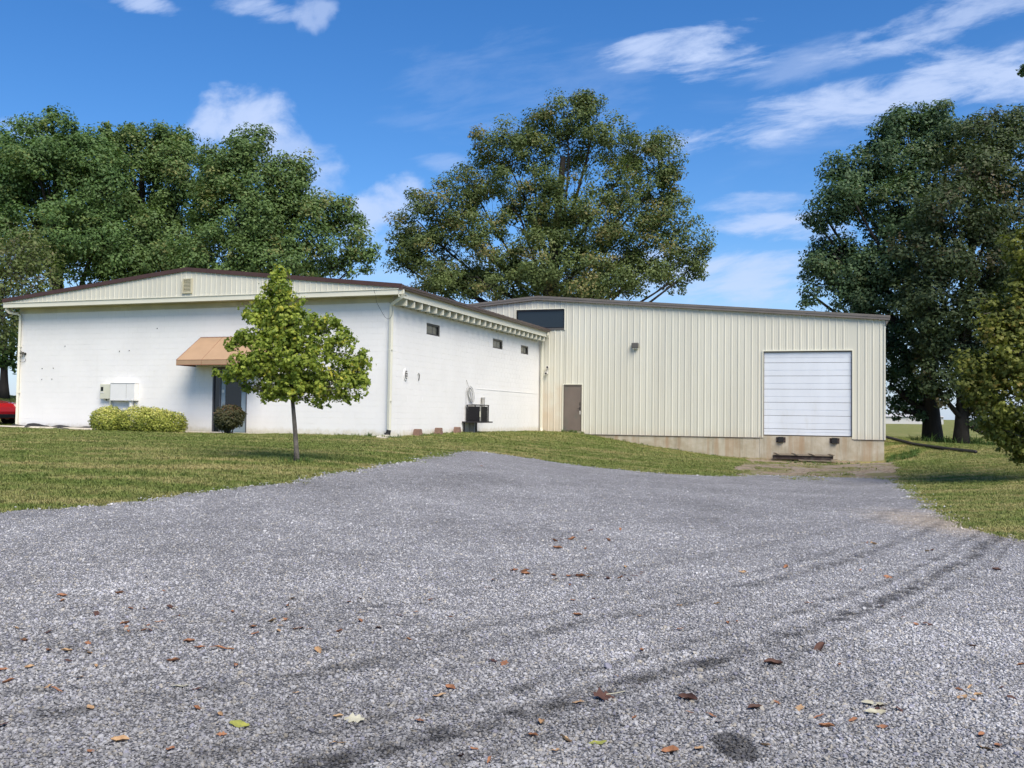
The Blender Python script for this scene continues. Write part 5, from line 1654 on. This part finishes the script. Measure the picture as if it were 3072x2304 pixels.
for k in range(26): wp.append((g[0] + random.gauss(0, .14), g[1] + random.gauss(0, .14), random.uniform(.3, .55)))
wp = np.array(wp); N = len(wp)
scatter('weeds', np.column_stack([wp[:, :2], hz(wp[:, 0], wp[:, 1])]), np.column_stack([rng.normal(0, .15, N), rng.normal(0, .15, N), rng.uniform(0, 6.28, N)]),
        np.repeat(wp[:, 2:3], 3, 1), rng.integers(0, 2, N), WEEDS)


def stone(k):
    bm = bmesh.new()
    bmesh.ops.create_icosphere(bm, subdivisions=1, radius=1.0)
    sx, sy, sz = 1.0, rng.uniform(.62, .9), rng.uniform(.42, .68)
    for v in bm.verts:
        v.co = Vector((v.co.x * sx, v.co.y * sy, v.co.z * sz)) * float(rng.uniform(.78, 1.15))
    me = bpy.data.meshes.new('stone'); bm.to_mesh(me); bm.free()
    return src('stone', me, MATS['stone'])


STONES = [stone(k) for k in range(6)]
sp_ = []
for y0 in np.arange(3.4, 27, .6):
    y1, dn, sz = y0 + .6, 4700 * math.exp(-(y0 - 3.1) / 4.2), .0086
    x, y = frustum_pts(y0, y1, dn)
    k = in_poly(x, y, GRAVEL)
    x, y = x[k], y[k]
    sp_.append(np.column_stack([x, y, sz * np.exp(rng.normal(0, .30, len(x)))]))
ex = P_[rng.integers(0, len(P_), 1500)] + rng.normal(0, .12, (1500, 2))
sp_.append(np.column_stack([ex, .017 * np.exp(rng.normal(0, .3, 1500))]))
sp_ = np.concatenate(sp_); N = len(sp_)
z = hz(sp_[:, 0], sp_[:, 1]) + .012 + sp_[:, 2] * rng.uniform(.0, .45, N)
scatter('gravel_stones', np.column_stack([sp_[:, :2], z]), np.column_stack([rng.normal(0, .4, N), rng.normal(0, .4, N), rng.uniform(0, 6.28, N)]),
        np.repeat(sp_[:, 2:3], 3, 1), rng.integers(0, 6, N), STONES)


# ---------------------------------------------------------------- fallen leaves on the gravel, one object each
def leaf_shape(kind):
    """curled dead leaf: outline strip bent along its midrib"""
    n = 7
    v, f = [], []
    for i in range(n):
        s = i / (n - 1)
        w = math.sin(math.pi * min(1, s * .92 + .05)) ** .7 * .28
        if kind == 'oak':
            w *= (.55 if i % 2 else 1.45)
        if kind == 'strip':
            w *= .38
        x = s - .5
        curl = {'oak': .12, 'flat': .2, 'curl': .75, 'strip': .35}[kind]
        bend = {'oak': .02, 'flat': -.05, 'curl': -.07, 'strip': .03}[kind] * math.sin(s * math.pi) + .03 * math.sin(s * 7)
        for t_ in (-1, -.5, 0, .5, 1):
            v.append((x, t_ * w * (1 - .25 * curl * abs(t_)), bend + curl * w * (t_ * t_) + .02 * math.sin(i * 2.1 + t_ * 3)))
    for i in range(n - 1):
        for j in range(4):
            a = i * 5 + j
            f.append((a, a + 1, a + 6, a + 5))
    me = mesh_np('fallen_leaf', np.array(v), np.array(f), True)
    return me


def mat_dead(name, c1, c2):
    return mat(name, c1, 0.75, .15, 30, col2=c2, c2lo=.4, c2hi=.7)


mat_dead('dead_orange', (0.29, 0.135, 0.065), (0.17, 0.075, 0.04))
mat_dead('dead_tan', (0.42, 0.28, 0.15), (0.30, 0.18, 0.09))
mat_dead('dead_dark', (0.085, 0.040, 0.028), (0.05, 0.025, 0.02))
mat_dead('dead_pale', (0.42, 0.41, 0.31), (0.32, 0.30, 0.21))
mat_dead('dead_yellow', (0.34, 0.34, 0.07), (0.18, 0.20, 0.05))
LSH = {(k, c): None for k in ('oak', 'flat', 'curl', 'strip') for c in ('orange', 'tan', 'dark', 'pale', 'yellow')}
LAB = {'orange': ('curled orange brown dead leaf lying on the gravel lot', 'orange dead leaves on the gravel'),
       'tan': ('light tan dead leaf lying on the gravel lot', 'tan dead leaves on the gravel'),
       'dark': ('dark brown shrivelled dead leaf lying on the gravel lot', 'dark dead leaves on the gravel')}


def drop_leaf(px, py, kind, colr, size, label=None, rz=None):
    g = ground_hit(px, py)
    key = (kind, colr)
    if LSH[key] is None:
        LSH[key] = leaf_shape(kind)
        LSH[key].materials.append(MATS['dead_' + colr])
    o = bpy.data.objects.new('fallen_leaf', LSH[key])
    COL.objects.link(o)
    o.location = (g[0], g[1], float(hz(g[0], g[1])) + .022 + size * .03)
    o.rotation_euler = (random.gauss(0, .22), random.gauss(0, .16), random.uniform(0, 6.28) if rz is None else rz)
    o.scale = (size, size * random.uniform(.8, 1.2), size)
    lab, grp = (label, None) if label else LAB[colr]
    tag(o, lab, 'leaf', grp)
    return o


L1 = [(410, 212), (410, 245), (420, 290), (795, 192), (970, 85), (1085, 185), (1130, 297), (865, 300), (955, 303), (1540, 318), (1940, 230), (1910, 285), (640, 335), (1060, 395), (1185, 355), (830, 400), (850, 460), (320, 455),
      (105, 430), (160, 512), (1255, 515), (1325, 562), (2110, 580), (440, 585), (320, 582), (450, 650), (195, 700), (635, 692), (20, 718), (1150, 655), (1565, 690), (55, 797), (530, 765), (320, 840), (375, 858), (1305, 850),
      (1970, 865), (600, 960), (1305, 980), (1460, 1028), (20, 1095), (1470, 1155), (795, 1185), (1130, 1245), (600, 1282), (1890, 375), (1805, 385), (1850, 450), (1960, 440), (2050, 440)]
L2 = [(1200, 42), (1270, 48), (1060, 102), (530, 150), (1025, 157), (1570, 138), (1640, 80), (1700, 75), (1905, 90), (1820, 92), (2000, 78), (178, 228), (105, 255), (640, 235), (1590, 240), (1725, 235), (1620, 340), (2035, 352), (780, 355),
      (440, 352), (550, 325), (180, 380), (300, 432), (35, 458), (500, 505), (1060, 655), (1135, 668), (2050, 580), (775, 838), (705, 880), (2035, 825), (1625, 940), (30, 1040), (570, 1068), (1380, 1082), (1325, 1158),
      (1540, 1178), (30, 1215), (935, 1245), (1475, 1268), (845, 1310), (1035, 1322), (1880, 750), (2000, 1040)]
L3 = [(740, 15), (478, 47), (1370, 82), (1200, 38), (310, 245), (80, 262), (1335, 263), (440, 362), (380, 370), (80, 410), (1465, 335), (1615, 375), (1545, 380), (880, 240), (1070, 625), (1500, 822), (1830, 835), (1900, 855),
      (1930, 825), (2135, 845), (140, 930), (275, 960), (320, 1000), (680, 865), (545, 910), (825, 910), (1155, 980), (940, 970), (990, 1020), (1335, 1022), (1950, 1085), (2050, 1132), (1975, 1165), (610, 1135), (200, 1172), (20, 1180), (1895, 512), (2195, 632)]
L4 = [(475, 468), (455, 472), (520, 466), (655, 470), (465, 500), (570, 502), (1625, 480), (1650, 484), (1870, 508), (1850, 511), (345, 600), (450, 605), (530, 607), (560, 605), (655, 615), (720, 572), (300, 585), (1160, 592), (1320, 572), (1700, 612), (2110, 583), (225, 620), (700, 430), (590, 432), (180, 188)]
allp = [(x * .452, 1700 + y * .452) for x, y in L1] + [(1000 + x * .452, 1700 + y * .452) for x, y in L2] + [(2000 + x * .4846, 1700 + y * .4846) for x, y in L3] + [(1300 + x * .801, 1250 + y * .801) for x, y in L4]
for i, (px, py) in enumerate(allp):
    c = random.choices(('orange', 'tan', 'dark'), (.55, .30, .15))[0]
    k = random.choices(('curl', 'flat', 'strip', 'oak'), (.45, .2, .2, .15))[0]
    drop_leaf(px, py, k, c, random.uniform(.045, .085) if py > 1740 else random.uniform(.075, .12))
for (cx, cy, n) in ((1690, 1622, 5), (1720, 1740, 7), (1880, 1740, 5), (430, 1900, 4), (860, 1900, 5), (190, 1960, 4), (2640, 2150, 4), (2900, 2080, 3)):
    for _ in range(n):
        drop_leaf(cx + random.gauss(0, 45), cy + random.gauss(0, 9), random.choice(('curl', 'flat', 'strip', 'oak')), random.choice(('orange', 'tan', 'dark', 'orange')), random.uniform(.035, .075))
for (px, py) in ((2320, 2005), (2458, 1960), (2063, 2115)):
    drop_leaf(px, py, 'curl', 'dark', .12)
drop_leaf(665, 1961, 'strip', 'orange', .16, 'long thin orange brown leaf strip on the gravel left of centre', 0.1)
drop_leaf(718, 2191, 'flat', 'yellow', .12, 'curled yellow green leaf on the gravel near the bottom left', -.4)
drop_leaf(1063, 2176, 'oak', 'pale', .105, 'pale grey lobed oak leaf lying flat on the gravel', -.1)
drop_leaf(1793, 2245, 'flat', 'yellow', .09, 'small yellow leaf on the gravel at the bottom right of centre', 0.1)
drop_leaf(2627, 2156, 'flat', 'pale', .115, 'pale cream leaf on the gravel left of the tan leaf cluster at right', .1)
drop_leaf(2618, 2124, 'flat', 'pale', .12, 'smaller pale cream leaf just behind the larger pale one at right', -.1)
drop_leaf(540, 2075, 'flat', 'pale', .10, 'small pale cream leaf on the gravel at left', .3)
drop_leaf(1814, 2107, 'oak', 'dark', .14, 'large brown leaf with a pale twig across it on the gravel', .3)
g = ground_hit(1850, 2108)
tw = MB().tube([(-.06, -.01, .03), (0, .0, .035), (.05, .025, .04)], [.0035, .0035, .0025], 5)
o = tw.build('twig', MATS['dead_pale']); o.location = (g[0], g[1], float(hz(g[0], g[1])) + .012)
tag(o, 'thin pale twig lying across the large brown leaf on the gravel', 'twig')
